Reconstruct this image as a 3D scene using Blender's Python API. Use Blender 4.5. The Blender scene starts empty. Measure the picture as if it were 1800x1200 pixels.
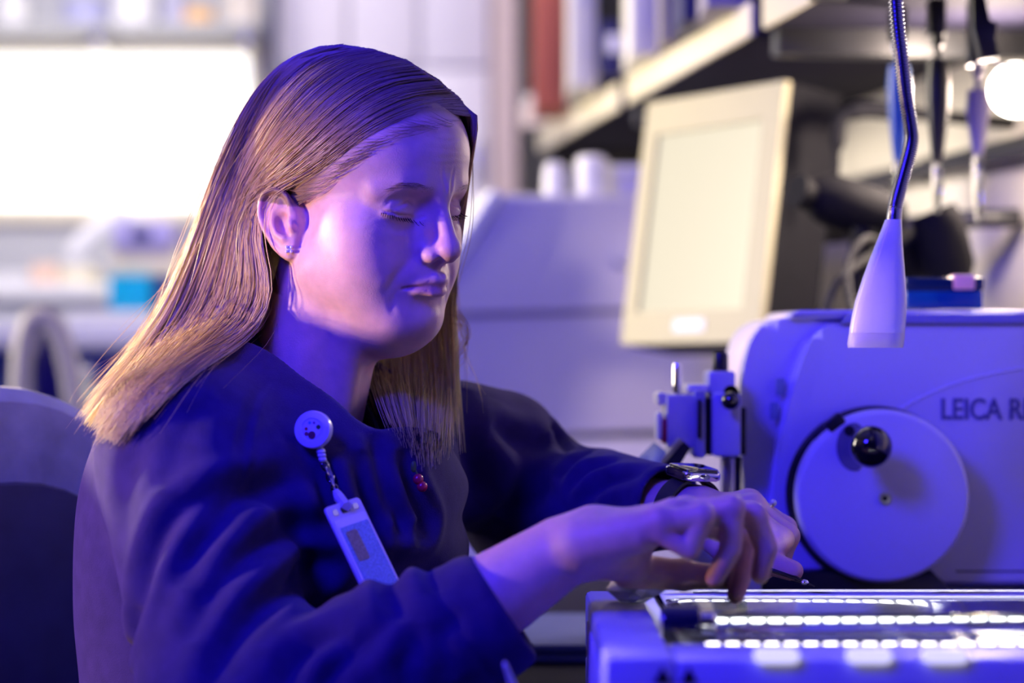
import bpy, bmesh, math, random, threading
import numpy as np
from mathutils import Vector, Matrix
from concurrent.futures import ThreadPoolExecutor

scene = bpy.context.scene
FPX = 4250.0            # 85 mm lens on a 36 mm sensor, in pixels of an 1800 x 1200 frame
CAMZ = 1.05
def P(px, py, d):
    """point at distance d (metres along the view axis) seen at photo pixel px, py"""
    return np.array([(px - 900.) / FPX * d, d, CAMZ - (py - 600.) / FPX * d])

# ------------------------------------------------------------------ camera
cam = bpy.data.cameras.new('camera'); cam_ob = bpy.data.objects.new('camera', cam)
scene.collection.objects.link(cam_ob); scene.camera = cam_ob
cam.lens = 85; cam.sensor_width = 36; cam.clip_start = .05
cam_ob.location = (0, 0, CAMZ); cam_ob.rotation_euler = (math.pi / 2, 0, 0)
cam.dof.use_dof = True; cam.dof.focus_distance = 1.89; cam.dof.aperture_fstop = 2.8; cam.dof.aperture_blades = 9

# ------------------------------------------------------------------ world, lights, exposure
world = bpy.data.worlds.new('world'); scene.world = world; world.use_nodes = True
world.node_tree.nodes['Background'].inputs[0].default_value = (.55, .50, .70, 1)
world.node_tree.nodes['Background'].inputs[1].default_value = .004
def area(name, loc, target, size, col, watts, sy=None, spread=None):
    l = bpy.data.lights.new(name, 'AREA'); l.energy = watts; l.color = col; l.size = size
    if sy: l.shape = 'RECTANGLE'; l.size_y = sy
    if spread: l.spread = math.radians(spread)
    o = bpy.data.objects.new(name, l); scene.collection.objects.link(o); o.location = loc
    o.rotation_euler = (Vector(target) - Vector(loc)).to_track_quat('-Z', 'Y').to_euler()
    return o
area('blue_stage_light', (-.75, .75, 1.95), (.10, 2.05, 1.0), .45, (.030, .015, 1.0), 45)
sl_ = bpy.data.lights.new('side_spot', 'SPOT'); sl_.energy = 270; sl_.color = (1., .62, .52); sl_.shadow_soft_size = .09; sl_.spot_size = math.radians(16.5); sl_.spot_blend = .22
so_ = bpy.data.objects.new('side_spot', sl_); scene.collection.objects.link(so_); so_.location = (-2.12, 1.36, 1.10)
so_.rotation_euler = (Vector((-.24, 1.93, .94)) - so_.location).to_track_quat('-Z', 'Y').to_euler()
area('ceiling_light', (-.3, 3.6, 2.55), (-.3, 3.6, 0), 1.6, (1., .88, .76), 4.5, 1.0, 110)
area('aisle_light', (-2.3, 3.35, 1.7), (.4, 3.3, 1.3), 1.0, (1., .88, .70), 17, 1.0, 62)
area('ceiling_light_far', (-.9, 4.2, 2.5), (-.7, 5.5, 1.2), 1.2, (1., .93, .88), 21, .8, 120)
bl_ = bpy.data.lights.new('hair_fill_spot', 'SPOT'); bl_.energy = 470; bl_.color = (1., .78, .52); bl_.shadow_soft_size = .10; bl_.spot_size = math.radians(15); bl_.spot_blend = .5  # unseen warm spot, added to brighten the hair from behind left
bo_ = bpy.data.objects.new('hair_fill_spot', bl_); scene.collection.objects.link(bo_); bo_.location = (-1.55, 2.78, 1.40)
bo_.rotation_euler = (Vector((-.275, 1.97, 1.07)) - bo_.location).to_track_quat('-Z', 'Y').to_euler()
scene.cycles.max_bounces = 6; scene.cycles.diffuse_bounces = 3; scene.cycles.glossy_bounces = 3; scene.cycles.transmission_bounces = 6
scene.cycles.caustics_reflective = False; scene.cycles.caustics_refractive = False
scene.cycles.adaptive_threshold = .02
vs = scene.view_settings
vs.view_transform = 'Standard'; vs.look = 'None'; vs.exposure = 0.0; vs.gamma = 1.0
try: vs.use_curve_mapping = False
except Exception: pass
# ------------------------------------------------------------------ helpers
COL = scene.collection
rng = np.random.default_rng(7)
random.seed(7)

def V3(a): return Vector((float(a[0]), float(a[1]), float(a[2])))

def tag(o, label=None, cat=None, group=None, kind=None):
    if label: o['label'] = label
    if cat: o['category'] = cat
    if group: o['group'] = group
    if kind: o['kind'] = kind
    return o

def empty(name, loc=(0, 0, 0), label=None, cat=None, group=None):
    o = bpy.data.objects.new(name, None); COL.objects.link(o)
    o.empty_display_size = 0.05
    o.location = loc
    return tag(o, label, cat, group)

def link(o, parent=None):
    COL.objects.link(o)
    if parent is not None:
        o.parent = parent
        # empties only carry a translation, meshes keep world coordinates
        if parent.type == 'EMPTY': o.matrix_parent_inverse = Matrix.Translation(-parent.location)
    return o

def from_arrays(name, verts, faces, mat, parent=None, smooth=True, quads=None):
    me = bpy.data.meshes.new(name)
    verts = np.asarray(verts, np.float32)
    faces = np.asarray(faces, np.int32)
    n = faces.shape[1]
    me.vertices.add(len(verts)); me.vertices.foreach_set('co', verts.ravel())
    me.loops.add(faces.size); me.loops.foreach_set('vertex_index', faces.ravel())
    me.polygons.add(len(faces))
    me.polygons.foreach_set('loop_start', np.arange(0, faces.size, n, dtype=np.int32))
    me.polygons.foreach_set('loop_total', np.full(len(faces), n, np.int32))
    me.polygons.foreach_set('use_smooth', np.full(len(faces), smooth))
    me.update(calc_edges=True); me.validate()
    if mat: me.materials.append(mat)
    o = bpy.data.objects.new(name, me)
    return link(o, parent)

class MB:
    """collects shapes in one bmesh, builds ONE mesh object"""
    def __init__(s): s.bm = bmesh.new()
    def box(s, lo, hi, bev=0.0, seg=2, M=None):
        lo = Vector(lo); hi = Vector(hi); c = (lo + hi) / 2; d = hi - lo
        r = bmesh.ops.create_cube(s.bm, size=1.0)
        vs = r['verts']
        for v in vs: v.co = Vector((v.co.x * d.x + c.x, v.co.y * d.y + c.y, v.co.z * d.z + c.z))
        es = list({e for v in vs for e in v.link_edges})
        if bev > 0:
            rr = bmesh.ops.bevel(s.bm, geom=es, offset=bev, segments=seg, profile=0.5, affect='EDGES')
            vs = list({v for f in rr['faces'] for v in f.verts} | {v for v in vs if v.is_valid})
        if M is not None: bmesh.ops.transform(s.bm, matrix=M, verts=[v for v in vs if v.is_valid])
        return s
    def prism(s, poly, y0, y1, bev=0.0, seg=3, axis='Y', M=None):
        """extrude polygon (u,w): axis Y -> (u,y,w)"""
        def mk(u, w, t):
            return {'Y': (u, t, w), 'X': (t, u, w), 'Z': (u, w, t)}[axis]
        a = [s.bm.verts.new(mk(u, w, y0)) for u, w in poly]
        b = [s.bm.verts.new(mk(u, w, y1)) for u, w in poly]
        fs = [s.bm.faces.new(a), s.bm.faces.new(list(reversed(b)))]
        n = len(poly)
        for i in range(n):
            fs.append(s.bm.faces.new([a[i], b[i], b[(i + 1) % n], a[(i + 1) % n]]))
        vs = a + b
        if bev > 0:
            es = list({e for v in vs for e in v.link_edges})
            # bevel only the cap rims
            es = [e for e in es if abs(e.verts[0].co[{'Y': 1, 'X': 0, 'Z': 2}[axis]] - e.verts[1].co[{'Y': 1, 'X': 0, 'Z': 2}[axis]]) < 1e-7]
            rr = bmesh.ops.bevel(s.bm, geom=es, offset=bev, segments=seg, profile=0.5, affect='EDGES')
            vs = list({v for f in rr['faces'] for v in f.verts} | {v for v in vs if v.is_valid})
        if M is not None: bmesh.ops.transform(s.bm, matrix=M, verts=[v for v in vs if v.is_valid])
        return s
    def tube(s, pts, rad, n=10, caps=True):
        pts = [Vector(p) for p in pts]
        if not hasattr(rad, '__len__'): rad = [rad] * len(pts)
        rings = []; up = None
        for i, p in enumerate(pts):
            t = (pts[min(i + 1, len(pts) - 1)] - pts[max(i - 1, 0)]).normalized()
            if up is None:
                up = Vector((0, 0, 1)) if abs(t.z) < .9 else Vector((1, 0, 0))
            a = (up - t * up.dot(t)).normalized(); up = a
            b = t.cross(a)
            rings.append([s.bm.verts.new(p + (a * math.cos(k * 2 * math.pi / n) + b * math.sin(k * 2 * math.pi / n)) * rad[i]) for k in range(n)])
        for i in range(len(rings) - 1):
            for k in range(n):
                s.bm.faces.new([rings[i][k], rings[i][(k + 1) % n], rings[i + 1][(k + 1) % n], rings[i + 1][k]])
        if caps:
            s.bm.faces.new(list(reversed(rings[0]))); s.bm.faces.new(rings[-1])
        return s
    def lathe(s, prof, c, axis=(0, 0, 1), n=32):
        """prof: list of (r, h) along axis from c"""
        ax = Vector(axis).normalized(); c = Vector(c)
        up = Vector((0, 0, 1)) if abs(ax.z) < .9 else Vector((1, 0, 0))
        a = (up - ax * up.dot(ax)).normalized(); b = ax.cross(a)
        rings = []
        for r, h in prof:
            if r < 1e-7: rings.append([s.bm.verts.new(c + ax * h)])
            else: rings.append([s.bm.verts.new(c + ax * h + (a * math.cos(k * 2 * math.pi / n) + b * math.sin(k * 2 * math.pi / n)) * r) for k in range(n)])
        for i in range(len(rings) - 1):
            A, B = rings[i], rings[i + 1]
            for k in range(n):
                k2 = (k + 1) % n
                if len(A) == 1 and len(B) == 1: continue
                if len(A) == 1: s.bm.faces.new([A[0], B[k2], B[k]])
                elif len(B) == 1: s.bm.faces.new([A[k], A[k2], B[0]])
                else: s.bm.faces.new([A[k], A[k2], B[k2], B[k]])
        return s
    def ball(s, c, r, n=16, sc=(1, 1, 1)):
        rr = bmesh.ops.create_uvsphere(s.bm, u_segments=n, v_segments=max(6, n // 2), radius=1.0)
        for v in rr['verts']: v.co = Vector((c[0] + v.co.x * r * sc[0], c[1] + v.co.y * r * sc[1], c[2] + v.co.z * r * sc[2]))
        return s
    def hexa(s, c8):
        """8 corners: bottom 4 (ccw) then top 4"""
        v = [s.bm.verts.new(Vector(c)) for c in c8]
        for f in ((3, 2, 1, 0), (4, 5, 6, 7), (0, 1, 5, 4), (1, 2, 6, 5), (2, 3, 7, 6), (3, 0, 4, 7)):
            s.bm.faces.new([v[i] for i in f])
        return s
    def build(s, name, mat, parent=None, smooth=35, M=None):
        bmesh.ops.recalc_face_normals(s.bm, faces=s.bm.faces)
        if M is not None: bmesh.ops.transform(s.bm, matrix=M, verts=s.bm.verts)
        me = bpy.data.meshes.new(name); s.bm.to_mesh(me); s.bm.free()
        if smooth:
            for p in me.polygons: p.use_smooth = True
            try: me.set_sharp_from_angle(angle=math.radians(smooth))
            except Exception: pass
        if mat: me.materials.append(mat)
        return link(bpy.data.objects.new(name, me), parent)

def rrect(x0, x1, z0, z1, r, n=6):
    """rounded rectangle polygon, ccw"""
    out = []
    for cx, cz, a0 in ((x1 - r, z1 - r, 0), (x0 + r, z1 - r, 90), (x0 + r, z0 + r, 180), (x1 - r, z0 + r, 270)):
        for i in range(n + 1):
            a = math.radians(a0 + 90 * i / n); out.append((cx + r * math.cos(a), cz + r * math.sin(a)))
    return out

# ------------------------------------------------------------------ materials
_M = {}
def mat(name, col=(.8, .8, .8), rough=.5, metal=0., spec=.5, trans=0., ior=1.45, emit=None, estr=0., sss=0., sssr=(1, .35, .2), sscale=.004,
        noise=0., nscale=40., bump=0., bscale=200., alpha=1., coat=0., sheen=0., aniso=0.):
    if name in _M: return _M[name]
    m = bpy.data.materials.new(name); m.use_nodes = True
    nt = m.node_tree; b = nt.nodes['Principled BSDF']
    c = (*col, 1.)
    b.inputs['Base Color'].default_value = c
    b.inputs['Roughness'].default_value = rough
    b.inputs['Metallic'].default_value = metal
    b.inputs['Specular IOR Level'].default_value = spec
    b.inputs['Transmission Weight'].default_value = trans
    b.inputs['IOR'].default_value = ior
    b.inputs['Alpha'].default_value = alpha
    b.inputs['Coat Weight'].default_value = coat
    b.inputs['Sheen Weight'].default_value = sheen
    b.inputs['Anisotropic'].default_value = aniso
    if sss:
        b.inputs['Subsurface Weight'].default_value = sss
        b.inputs['Subsurface Radius'].default_value = sssr
        b.inputs['Subsurface Scale'].default_value = sscale
    if emit:
        b.inputs['Emission Color'].default_value = (*emit, 1.)
        b.inputs['Emission Strength'].default_value = estr
    tc = None
    if noise or bump:
        tc = nt.nodes.new('ShaderNodeTexCoord')
    if noise:
        n = nt.nodes.new('ShaderNodeTexNoise'); n.inputs['Scale'].default_value = nscale; n.inputs['Detail'].default_value = 4
        nt.links.new(tc.outputs['Object'], n.inputs['Vector'])
        r = nt.nodes.new('ShaderNodeMapRange'); r.inputs[1].default_value = .3; r.inputs[2].default_value = .7
        r.inputs[3].default_value = 1 - noise; r.inputs[4].default_value = 1 + noise
        nt.links.new(n.outputs['Fac'], r.inputs[0])
        mx = nt.nodes.new('ShaderNodeVectorMath'); mx.operation = 'SCALE'
        mx.inputs[0].default_value = col
        nt.links.new(r.outputs[0], mx.inputs['Scale'])
        nt.links.new(mx.outputs[0], b.inputs['Base Color'])
    if bump:
        n = nt.nodes.new('ShaderNodeTexNoise'); n.inputs['Scale'].default_value = bscale; n.inputs['Detail'].default_value = 3
        nt.links.new(tc.outputs['Object'], n.inputs['Vector'])
        bp = nt.nodes.new('ShaderNodeBump'); bp.inputs['Strength'].default_value = bump; bp.inputs['Distance'].default_value = .001
        nt.links.new(n.outputs['Fac'], bp.inputs['Height']); nt.links.new(bp.outputs[0], b.inputs['Normal'])
    _M[name] = m
    return m

# ------------------------------------------------------------------ signed distance modelling (one continuous surface)
def f_ell(c, r, R=None):
    c = np.asarray(c, float); r = np.asarray(r, float)
    def f(p):
        q = p - c
        if R is not None: q = q @ R
        a = q / r; k0 = np.sqrt((a * a).sum(-1)); b = a / r; k1 = np.sqrt((b * b).sum(-1))
        return k0 * (k0 - 1) / np.maximum(k1, 1e-9)
    return f
def f_cap(a, b, ra, rb):
    a = np.asarray(a, float); b = np.asarray(b, float); ba = b - a; L = max(ba @ ba, 1e-12)
    def f(p):
        q = p - a; h = np.clip((q @ ba) / L, 0, 1)
        e = q - h[..., None] * ba
        return np.sqrt((e * e).sum(-1)) - (ra + (rb - ra) * h)
    return f
def f_chain(pts, rad):
    """polyline capsule"""
    fs = [f_cap(pts[i], pts[i + 1], rad[i], rad[i + 1]) for i in range(len(pts) - 1)]
    def f(p):
        d = fs[0](p)
        for g in fs[1:]: d = np.minimum(d, g(p))
        return d
    return f
def f_rbox(c, hs, r, R=None):
    c = np.asarray(c, float); hs = np.asarray(hs, float) - r
    def f(p):
        q = p - c
        if R is not None: q = q @ R
        q = np.abs(q) - hs
        return np.sqrt((np.maximum(q, 0) ** 2).sum(-1)) + np.minimum(q.max(-1), 0) - r
    return f
def smin(a, b, k):
    if k <= 0: return np.minimum(a, b)
    h = np.maximum(k - np.abs(a - b), 0) / k
    return np.minimum(a, b) - h * h * k * .25
def smax(a, b, k): return -smin(-a, -b, k)
def spline(pts, n):
    """Catmull-Rom through pts, n samples"""
    P_ = np.asarray(pts, float); m = len(P_)
    Q = np.vstack([2 * P_[0] - P_[1], P_, 2 * P_[-1] - P_[-2]])
    t = np.linspace(0, m - 1, n); i = np.minimum(t.astype(int), m - 2); u = (t - i)[:, None]
    p0, p1, p2, p3 = Q[i], Q[i + 1], Q[i + 2], Q[i + 3]
    return .5 * (2 * p1 + (p2 - p0) * u + (2 * p0 - 5 * p1 + 4 * p2 - p3) * u ** 2 + (3 * p1 - p0 - 3 * p2 + p3) * u ** 3)

def sdf_eval(prims, p, idx=None):
    d = np.full(p.shape[:-1], 1000.0)
    for i in (range(len(prims)) if idx is None else idx):
        op, k, f = prims[i]
        v = f(p)
        d = smin(d, v, k) if op == '+' else smax(d, -v, k)
    return d

def mesh_sdf(prims, lo, hi, h, B=16, relax=2, post=None):
    lo = np.asarray(lo, float); hi = np.asarray(hi, float)
    nb = np.ceil((hi - lo) / (h * B)).astype(int)
    bi = np.stack(np.meshgrid(*[np.arange(n) for n in nb], indexing='ij'), -1).reshape(-1, 3)
    cen = lo + (bi + .5) * h * B
    R = math.sqrt(3) / 2 * h * (B + 2)
    D = np.stack([f(cen) for _, _, f in prims])
    d = np.full(len(cen), 1.0)
    for (op, k, f), v in zip(prims, D): d = smin(d, v, k) if op == '+' else smax(d, -v, k)
    act = np.where(np.abs(d) < 1.5 * R + .004)[0]
    g = np.arange(B + 1)
    G = np.stack(np.meshgrid(g, g, g, indexing='ij'), -1)
    N = nb * B + 2
    def gid(c): return (c[..., 0] * N[1] + c[..., 1]) * N[2] + c[..., 2]
    edges = []
    cor = [(i, j, k) for i in (0, 1) for j in (0, 1) for k in (0, 1)]
    for a in range(8):
        for b in range(a + 1, 8):
            if sum(abs(x - y) for x, y in zip(cor[a], cor[b])) == 1: edges.append((a, b))
    def block(b):
        idx = [i for i, (op, k, f) in enumerate(prims) if D[i, b] < 2.4 * R + k + .004]
        base = bi[b] * B
        p = lo + (base + G) * h
        S = sdf_eval(prims, p.reshape(-1, 3), idx).reshape(B + 1, B + 1, B + 1)
        neg = S < 0
        if neg.all() or not neg.any(): return None
        C = [S[i:i + B, j:j + B, k:k + B] for i, j, k in cor]
        cnt = np.zeros((B, B, B)); acc = np.zeros((B, B, B, 3))
        for a, e in edges:
            sa, sb = C[a], C[e]; m = (sa < 0) != (sb < 0)
            t = np.where(m, sa / np.where(m, sa - sb, 1), 0)
            ca = np.array(cor[a], float); ce = np.array(cor[e], float)
            acc += np.where(m[..., None], ca + t[..., None] * (ce - ca), 0); cnt += m
        cells = np.argwhere(cnt > 0)
        ids = gid(base + cells + 1)
        v = lo + (base + cells + acc[cells[:, 0], cells[:, 1], cells[:, 2]] / cnt[cells[:, 0], cells[:, 1], cells[:, 2]][:, None]) * h
        qs = []
        for ax in range(3):
            o1, o2 = (ax + 1) % 3, (ax + 2) % 3
            sl0 = [slice(0, B)] * 3; sl1 = [slice(0, B)] * 3; sl1[ax] = slice(1, B + 1)
            n0 = neg[tuple(sl0)]; n1 = neg[tuple(sl1)]
            e = np.argwhere(n0 != n1)
            if not len(e): continue
            fl = n0[e[:, 0], e[:, 1], e[:, 2]]
            q = base + e + 1
            d1 = np.zeros(3, int); d1[o1] = 1; d2 = np.zeros(3, int); d2[o2] = 1
            A = np.stack([gid(q - d1 - d2), gid(q - d2), gid(q), gid(q - d1)], 1)
            A[~fl] = A[~fl][:, ::-1]
            qs.append(A)
        return ids, v, (np.vstack(qs) if qs else np.zeros((0, 4), int))
    with ThreadPoolExecutor(4) as ex: res = [r for r in ex.map(block, act) if r is not None]
    ids = np.concatenate([r[0] for r in res]); v = np.vstack([r[1] for r in res]); q = np.vstack([r[2] for r in res])
    o = np.argsort(ids); ids = ids[o]; v = v[o]
    pos = np.searchsorted(ids, q); pos = np.minimum(pos, len(ids) - 1)
    ok = (ids[pos] == q).all(1)
    F = pos[ok]
    if relax:
        E_ = np.vstack([F[:, [0, 1]], F[:, [1, 2]], F[:, [2, 3]], F[:, [3, 0]]])
        deg = np.bincount(E_[:, 0], minlength=len(v)) + np.bincount(E_[:, 1], minlength=len(v)); deg = np.maximum(deg, 1)
        for it in range(relax):
            for lam in (.55, -.35):
                s = np.stack([np.bincount(E_[:, 0], v[E_[:, 1], c], len(v)) + np.bincount(E_[:, 1], v[E_[:, 0], c], len(v)) for c in range(3)], 1) / deg[:, None]
                v = v + lam * (s - v)
    return v, F
# ------------------------------------------------------------------ the room
PHI = math.atan(.131)
A_ = Vector((-math.sin(PHI), math.cos(PHI), 0)); W_ = Vector((math.cos(PHI), math.sin(PHI), 0))
def bench_frame(o):
    """local x = towards the wall, y = along the wall away from the camera"""
    return Matrix(((W_.x, A_.x, 0, o[0]), (W_.y, A_.y, 0, o[1]), (0, 0, 1, o[2]), (0, 0, 0, 1)))
WO = (.725, 2.2, 0.)
BW = bench_frame(WO)

m_wall = mat('wall_paint', (.78, .74, .68), .8, noise=.04, nscale=6)
m_wallg = mat('wall_paint_grey', (.52, .53, .56), .8, noise=.05, nscale=5)
m_floor = mat('floor_vinyl', (.30, .30, .34), .4, noise=.12, nscale=9)
m_ceil = mat('ceiling_paint', (.80, .80, .80), .9, noise=.03, nscale=8)
m_white = mat('white_laminate', (.82, .82, .82), .35, noise=.02, nscale=12)
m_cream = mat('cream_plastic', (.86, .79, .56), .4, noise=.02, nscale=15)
m_black = mat('black_plastic', (.012, .012, .015), .35, noise=.1, nscale=60)
m_dark = mat('dark_laminate', (.018, .016, .034), .8, spec=.12, noise=.1, nscale=15)
m_navy = mat('navy_laminate', (.025, .055, .22), .45, noise=.06, nscale=9)
m_steel = mat('brushed_steel', (.62, .60, .58), .28, metal=1., bump=.15, bscale=400)
m_chrome = mat('chrome', (.80, .80, .82), .08, metal=1.)
m_glass = mat('clear_glass', (.95, .99, .98), .02, trans=1., ior=1.48)
m_matt = mat('black_matt', (.008, .008, .010), .75, spec=.2, noise=.1, nscale=60)
m_rubber = mat('rubber', (.02, .02, .022), .7, bump=.2, bscale=300)

tag(MB().box((-3.2, -1.2, -.06), (1.6, 6.3, 0)).build('floor', m_floor), 'grey vinyl laboratory floor', 'floor', kind='structure')
tag(MB().box((-3.2, -1.2, 2.65), (1.6, 6.3, 2.72)).build('ceiling', m_ceil), 'white ceiling of the laboratory', 'ceiling', kind='structure')
tag(MB().box((-3.2, 6.1, 0), (1.6, 6.2, 2.65)).build('wall_back', m_wallg), 'grey back wall behind the counter', 'wall', kind='structure')
tag(MB().box((-3.2, -1.2, 0), (-3.1, 6.2, 2.65)).build('wall_left', m_wall), 'pale painted wall on the left side of the room', 'wall', kind='structure')
tag(MB().box((0, -3.6, 0), (.1, 4.3, 2.65)).build('wall_right', m_wall, M=BW), 'cream wall behind the shelf and pipettes', 'wall', kind='structure')

# bright window behind the woman
w1 = empty('window_1', tuple(P(235, 225, 5.6))); tag(w1, 'large glowing white window with cream frame behind the woman', 'window', kind='structure')
m_day = mat('window_daylight', (1, 1, 1), .5, emit=(1., .96, .86), estr=1.5)
m_frame = mat('window_frame_cream', (.86, .80, .62), .5, noise=.03)
def PX(px0, px1, py0, py1, d):
    a = P(px0, py1, d); b = P(px1, py0, d); return a[0], b[0], a[2], b[2]
x0, x1, z0, z1 = PX(-260, 466, 68, 392, 5.6)
MB().prism(rrect(x0 + .05, x1 - .035, z0 + .035, z1 - .035, .02), 5.61, 5.63).build('pane', m_day, w1)
fr = MB()
fr.box((x0, 5.57, z1 - .035), (x1, 5.66, z1), .01); fr.box((x0, 5.57, z0), (x1, 5.66, z0 + .035), .01)
fr.box((x1 - .035, 5.57, z0 + .03), (x1, 5.66, z1 - .03), .01); fr.box((x0, 5.57, z0 + .03), (x0 + .05, 5.66, z1 - .03), .01)
fr.build('window_frame', m_frame, w1)
# partition wall that holds the window
pw = MB(); X0, X1, Z0, Z1 = PX(-700, 472, -900, 392, 5.6)
pw.box((X0, 5.60, z1), (x1 + .02, 5.70, 2.65)); pw.box((X0, 5.60, 0), (x1 + .02, 5.70, z0)); pw.box((X0, 5.60, z0), (x0, 5.70, z1))
tag(pw.build('wall_partition', m_wallg), 'grey partition wall around the glowing window', 'wall', kind='structure')

# dark blue post, pale cupboard doors
x0, x1, z0, z1 = PX(469, 484, -700, 420, 5.2)
tag(MB().box((x0, 5.2, 0), (x1, 5.26, 2.65), .004).build('trim_1', mat('navy_post', (.012, .012, .10), .5, noise=.05)), 'narrow dark blue post beside the glowing window', 'post', kind='structure')
m_lil = mat('lilac_paint', (.70, .66, .74), .55, noise=.03, nscale=5)
cab = empty('tall_cupboard', tuple(P(670, 1500, 5.3) * np.array([1, 1, 0])), 'tall pale cupboard with flat doors behind the woman\'s head', 'cupboard')
x0, x1, _, _ = PX(488, 862, 0, 0, 5.3)
MB().box((x0, 5.32, 0), (x1, 5.75, 2.3), .004).build('carcass', m_lil, cab)
n = 3
for i in range(n):
    a = x0 + (x1 - x0) * i / n + .004; b = x0 + (x1 - x0) * (i + 1) / n - .004
    zm = P(0, 118, 5.3)[2]
    for lo, hi in ((.05, zm - .004), (zm + .004, 2.28)):
        dr = MB().box((a, 5.30, lo), (b, 5.322, hi), .004).build('door', mat('lilac_door', (.74, .70, .78), .5, noise=.03, nscale=4), cab)
        MB().box((b - .03, 5.285, (lo + .25 if lo > 1 else hi - .25)), (b - .02, 5.30, (lo + .35 if lo > 1 else hi - .15)), .002).build('handle', m_steel, dr)
x0, x1, _, _ = PX(866, 912, 0, 0, 5.25)
tag(MB().box((x0, 5.25, 0), (x1, 5.5, 2.65), .01).build('trim_2', mat('beige_jamb', (.66, .52, .50), .6, noise=.05)), 'pinkish beige pillar beside the pale cupboard', 'pillar', kind='structure')

# ------------------------------------------------------------------ bench and wall shelf (along the right wall)
bench = empty('lab_bench', (.4, 2.2, 0), 'dark laboratory bench under the microtome and the water bath', 'bench')
MB().box((-.79, -1.35, .72), (-.002, 1.0, .75), .004, M=BW).build('worktop', m_dark, bench)
for k in range(4):
    y0 = (-1.33, -.75, .10, .55)[k]
    MB().box((-.72 if k > 1 else -.45, y0, .06), (-.01, y0 + (.575 if k < 2 else .445), .719), .003, M=BW).build('cabinet', m_navy, bench)
def wl(px, d):
    return px
SH_Z0, SH_Z1 = 1.05 + .365, 1.05 + .402
for i, (a0, a1, lab) in enumerate(((.02, .66, 'wall shelf board nearest the camera, above the gooseneck lamp'), (.72, 1.56, 'middle wall shelf board above the tilted monitor'), (1.63, 2.5, 'far wall shelf board beside the pale pillar'))):
    sh = empty('wall_shelf', tuple(BW @ Vector((-.18, a0, SH_Z0))), lab, 'shelf', 'wall shelf boards')
    MB().box((-.345, a0, SH_Z0), (-.002, a1, SH_Z1 - .002), .002, M=BW).build('board', m_dark, sh)
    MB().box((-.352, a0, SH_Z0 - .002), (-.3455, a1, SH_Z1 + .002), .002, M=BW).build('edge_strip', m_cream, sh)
    MB().box((-.33, a1 + .008, SH_Z0 - .03), (-.002, a1 + .045, SH_Z1 + .35), .003, M=BW).build('bracket', m_black, sh)
rl = empty('wall_rail', tuple(BW @ Vector((-.02, .8, 1.28))), 'dark rail fixed along the cream wall below the shelf', 'rail')
MB().box((-.03, .3, 1.272), (-.012, 1.9, 1.296), .003, M=BW).build('bar', m_black, rl)
for a in (.35, 1.1, 1.85): MB().box((-.014, a, 1.265), (-.001, a + .04, 1.303), .002, M=BW).build('bracket', m_black, rl)

# ------------------------------------------------------------------ things on the shelf
m_terra = None
def binder(px0, px1, d, h, material, label, dep=.26, group='binders and boxes on the wall shelf'):
    """upright binder whose spine faces the camera"""
    a = P(px0, 0, d); b = P(px1, 0, d)
    g = empty('binder', (float(a[0]), d, SH_Z1), label, 'binder', group)
    w = b[0] - a[0]
    MB().box((a[0], d, SH_Z1 + .004), (b[0], d + dep, SH_Z1 + .004 + h), .003).build('cover', material, g)
    MB().box((a[0] + w * .12, d + .012, SH_Z1 + .008), (b[0] - w * .12, d + dep + .004, SH_Z1 + .002 + h), .001).build('pages', m_white, g)
    if material is not m_terra: MB().box((a[0] + w * .2, d - .0015, SH_Z1 + h * .45), (b[0] - w * .2, d + .001, SH_Z1 + h * .8), .0005).build('spine_label', m_white, g)
    return g
m_terra = mat('terracotta_card', (.50, .13, .08), .6, noise=.06)
m_wbind = mat('white_card', (.84, .82, .76), .5, noise=.03)
m_nbind = mat('navy_card', (.02, .02, .10), .5, noise=.06)
binder(938, 996, 4.22, .30, m_terra, 'terracotta binder on the far wall shelf', .22)
binder(1001, 1049, 3.85, .30, m_wbind, 'tall white binder beside the terracotta one', .24)
binder(1056, 1106, 3.70, .085, m_nbind, 'low navy box file between two white binders', .03)
binder(1109, 1158, 3.42, .28, m_wbind, 'white binder right of the low navy box file', .24)
binder(1162, 1192, 3.28, .26, mat('grey_card', (.30, .27, .27), .6, noise=.06), 'grey-brown binder beside white binder', .1)
binder(1200, 1248, 3.05, .26, m_nbind, 'tall navy binder at the middle of the shelf', .2)
c = P(1232, 28, 2.98)
tag(MB().box((-.035, -.02, -.022), (.035, .045, .022), .004, M=Matrix.Translation(V3((c[0], c[1], SH_Z1 + .15))) @ Matrix.Rotation(-.5, 4, 'Y')).build('carton', mat('lilac_card', (.70, .66, .72), .6, noise=.04)), 'small pale carton tilted on top of shelf boxes', 'box')
g = empty('box_file', (float(P(1255, 0, 2.93)[0]), 2.93, SH_Z1), 'flat grey box file with navy lid at shelf bracket', 'box')
a = P(1240, 0, 2.93); b = P(1316, 0, 2.93)
MB().box((a[0], 2.92, SH_Z1 + .002), (b[0], 3.1, SH_Z1 + .035), .003).build('base', mat('grey_lilac_card', (.36, .33, .40), .6, noise=.05), g)
MB().box((a[0] - .002, 2.918, SH_Z1 + .0355), (b[0] + .002, 3.102, SH_Z1 + .07), .003).build('lid', m_nbind, g)
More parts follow.
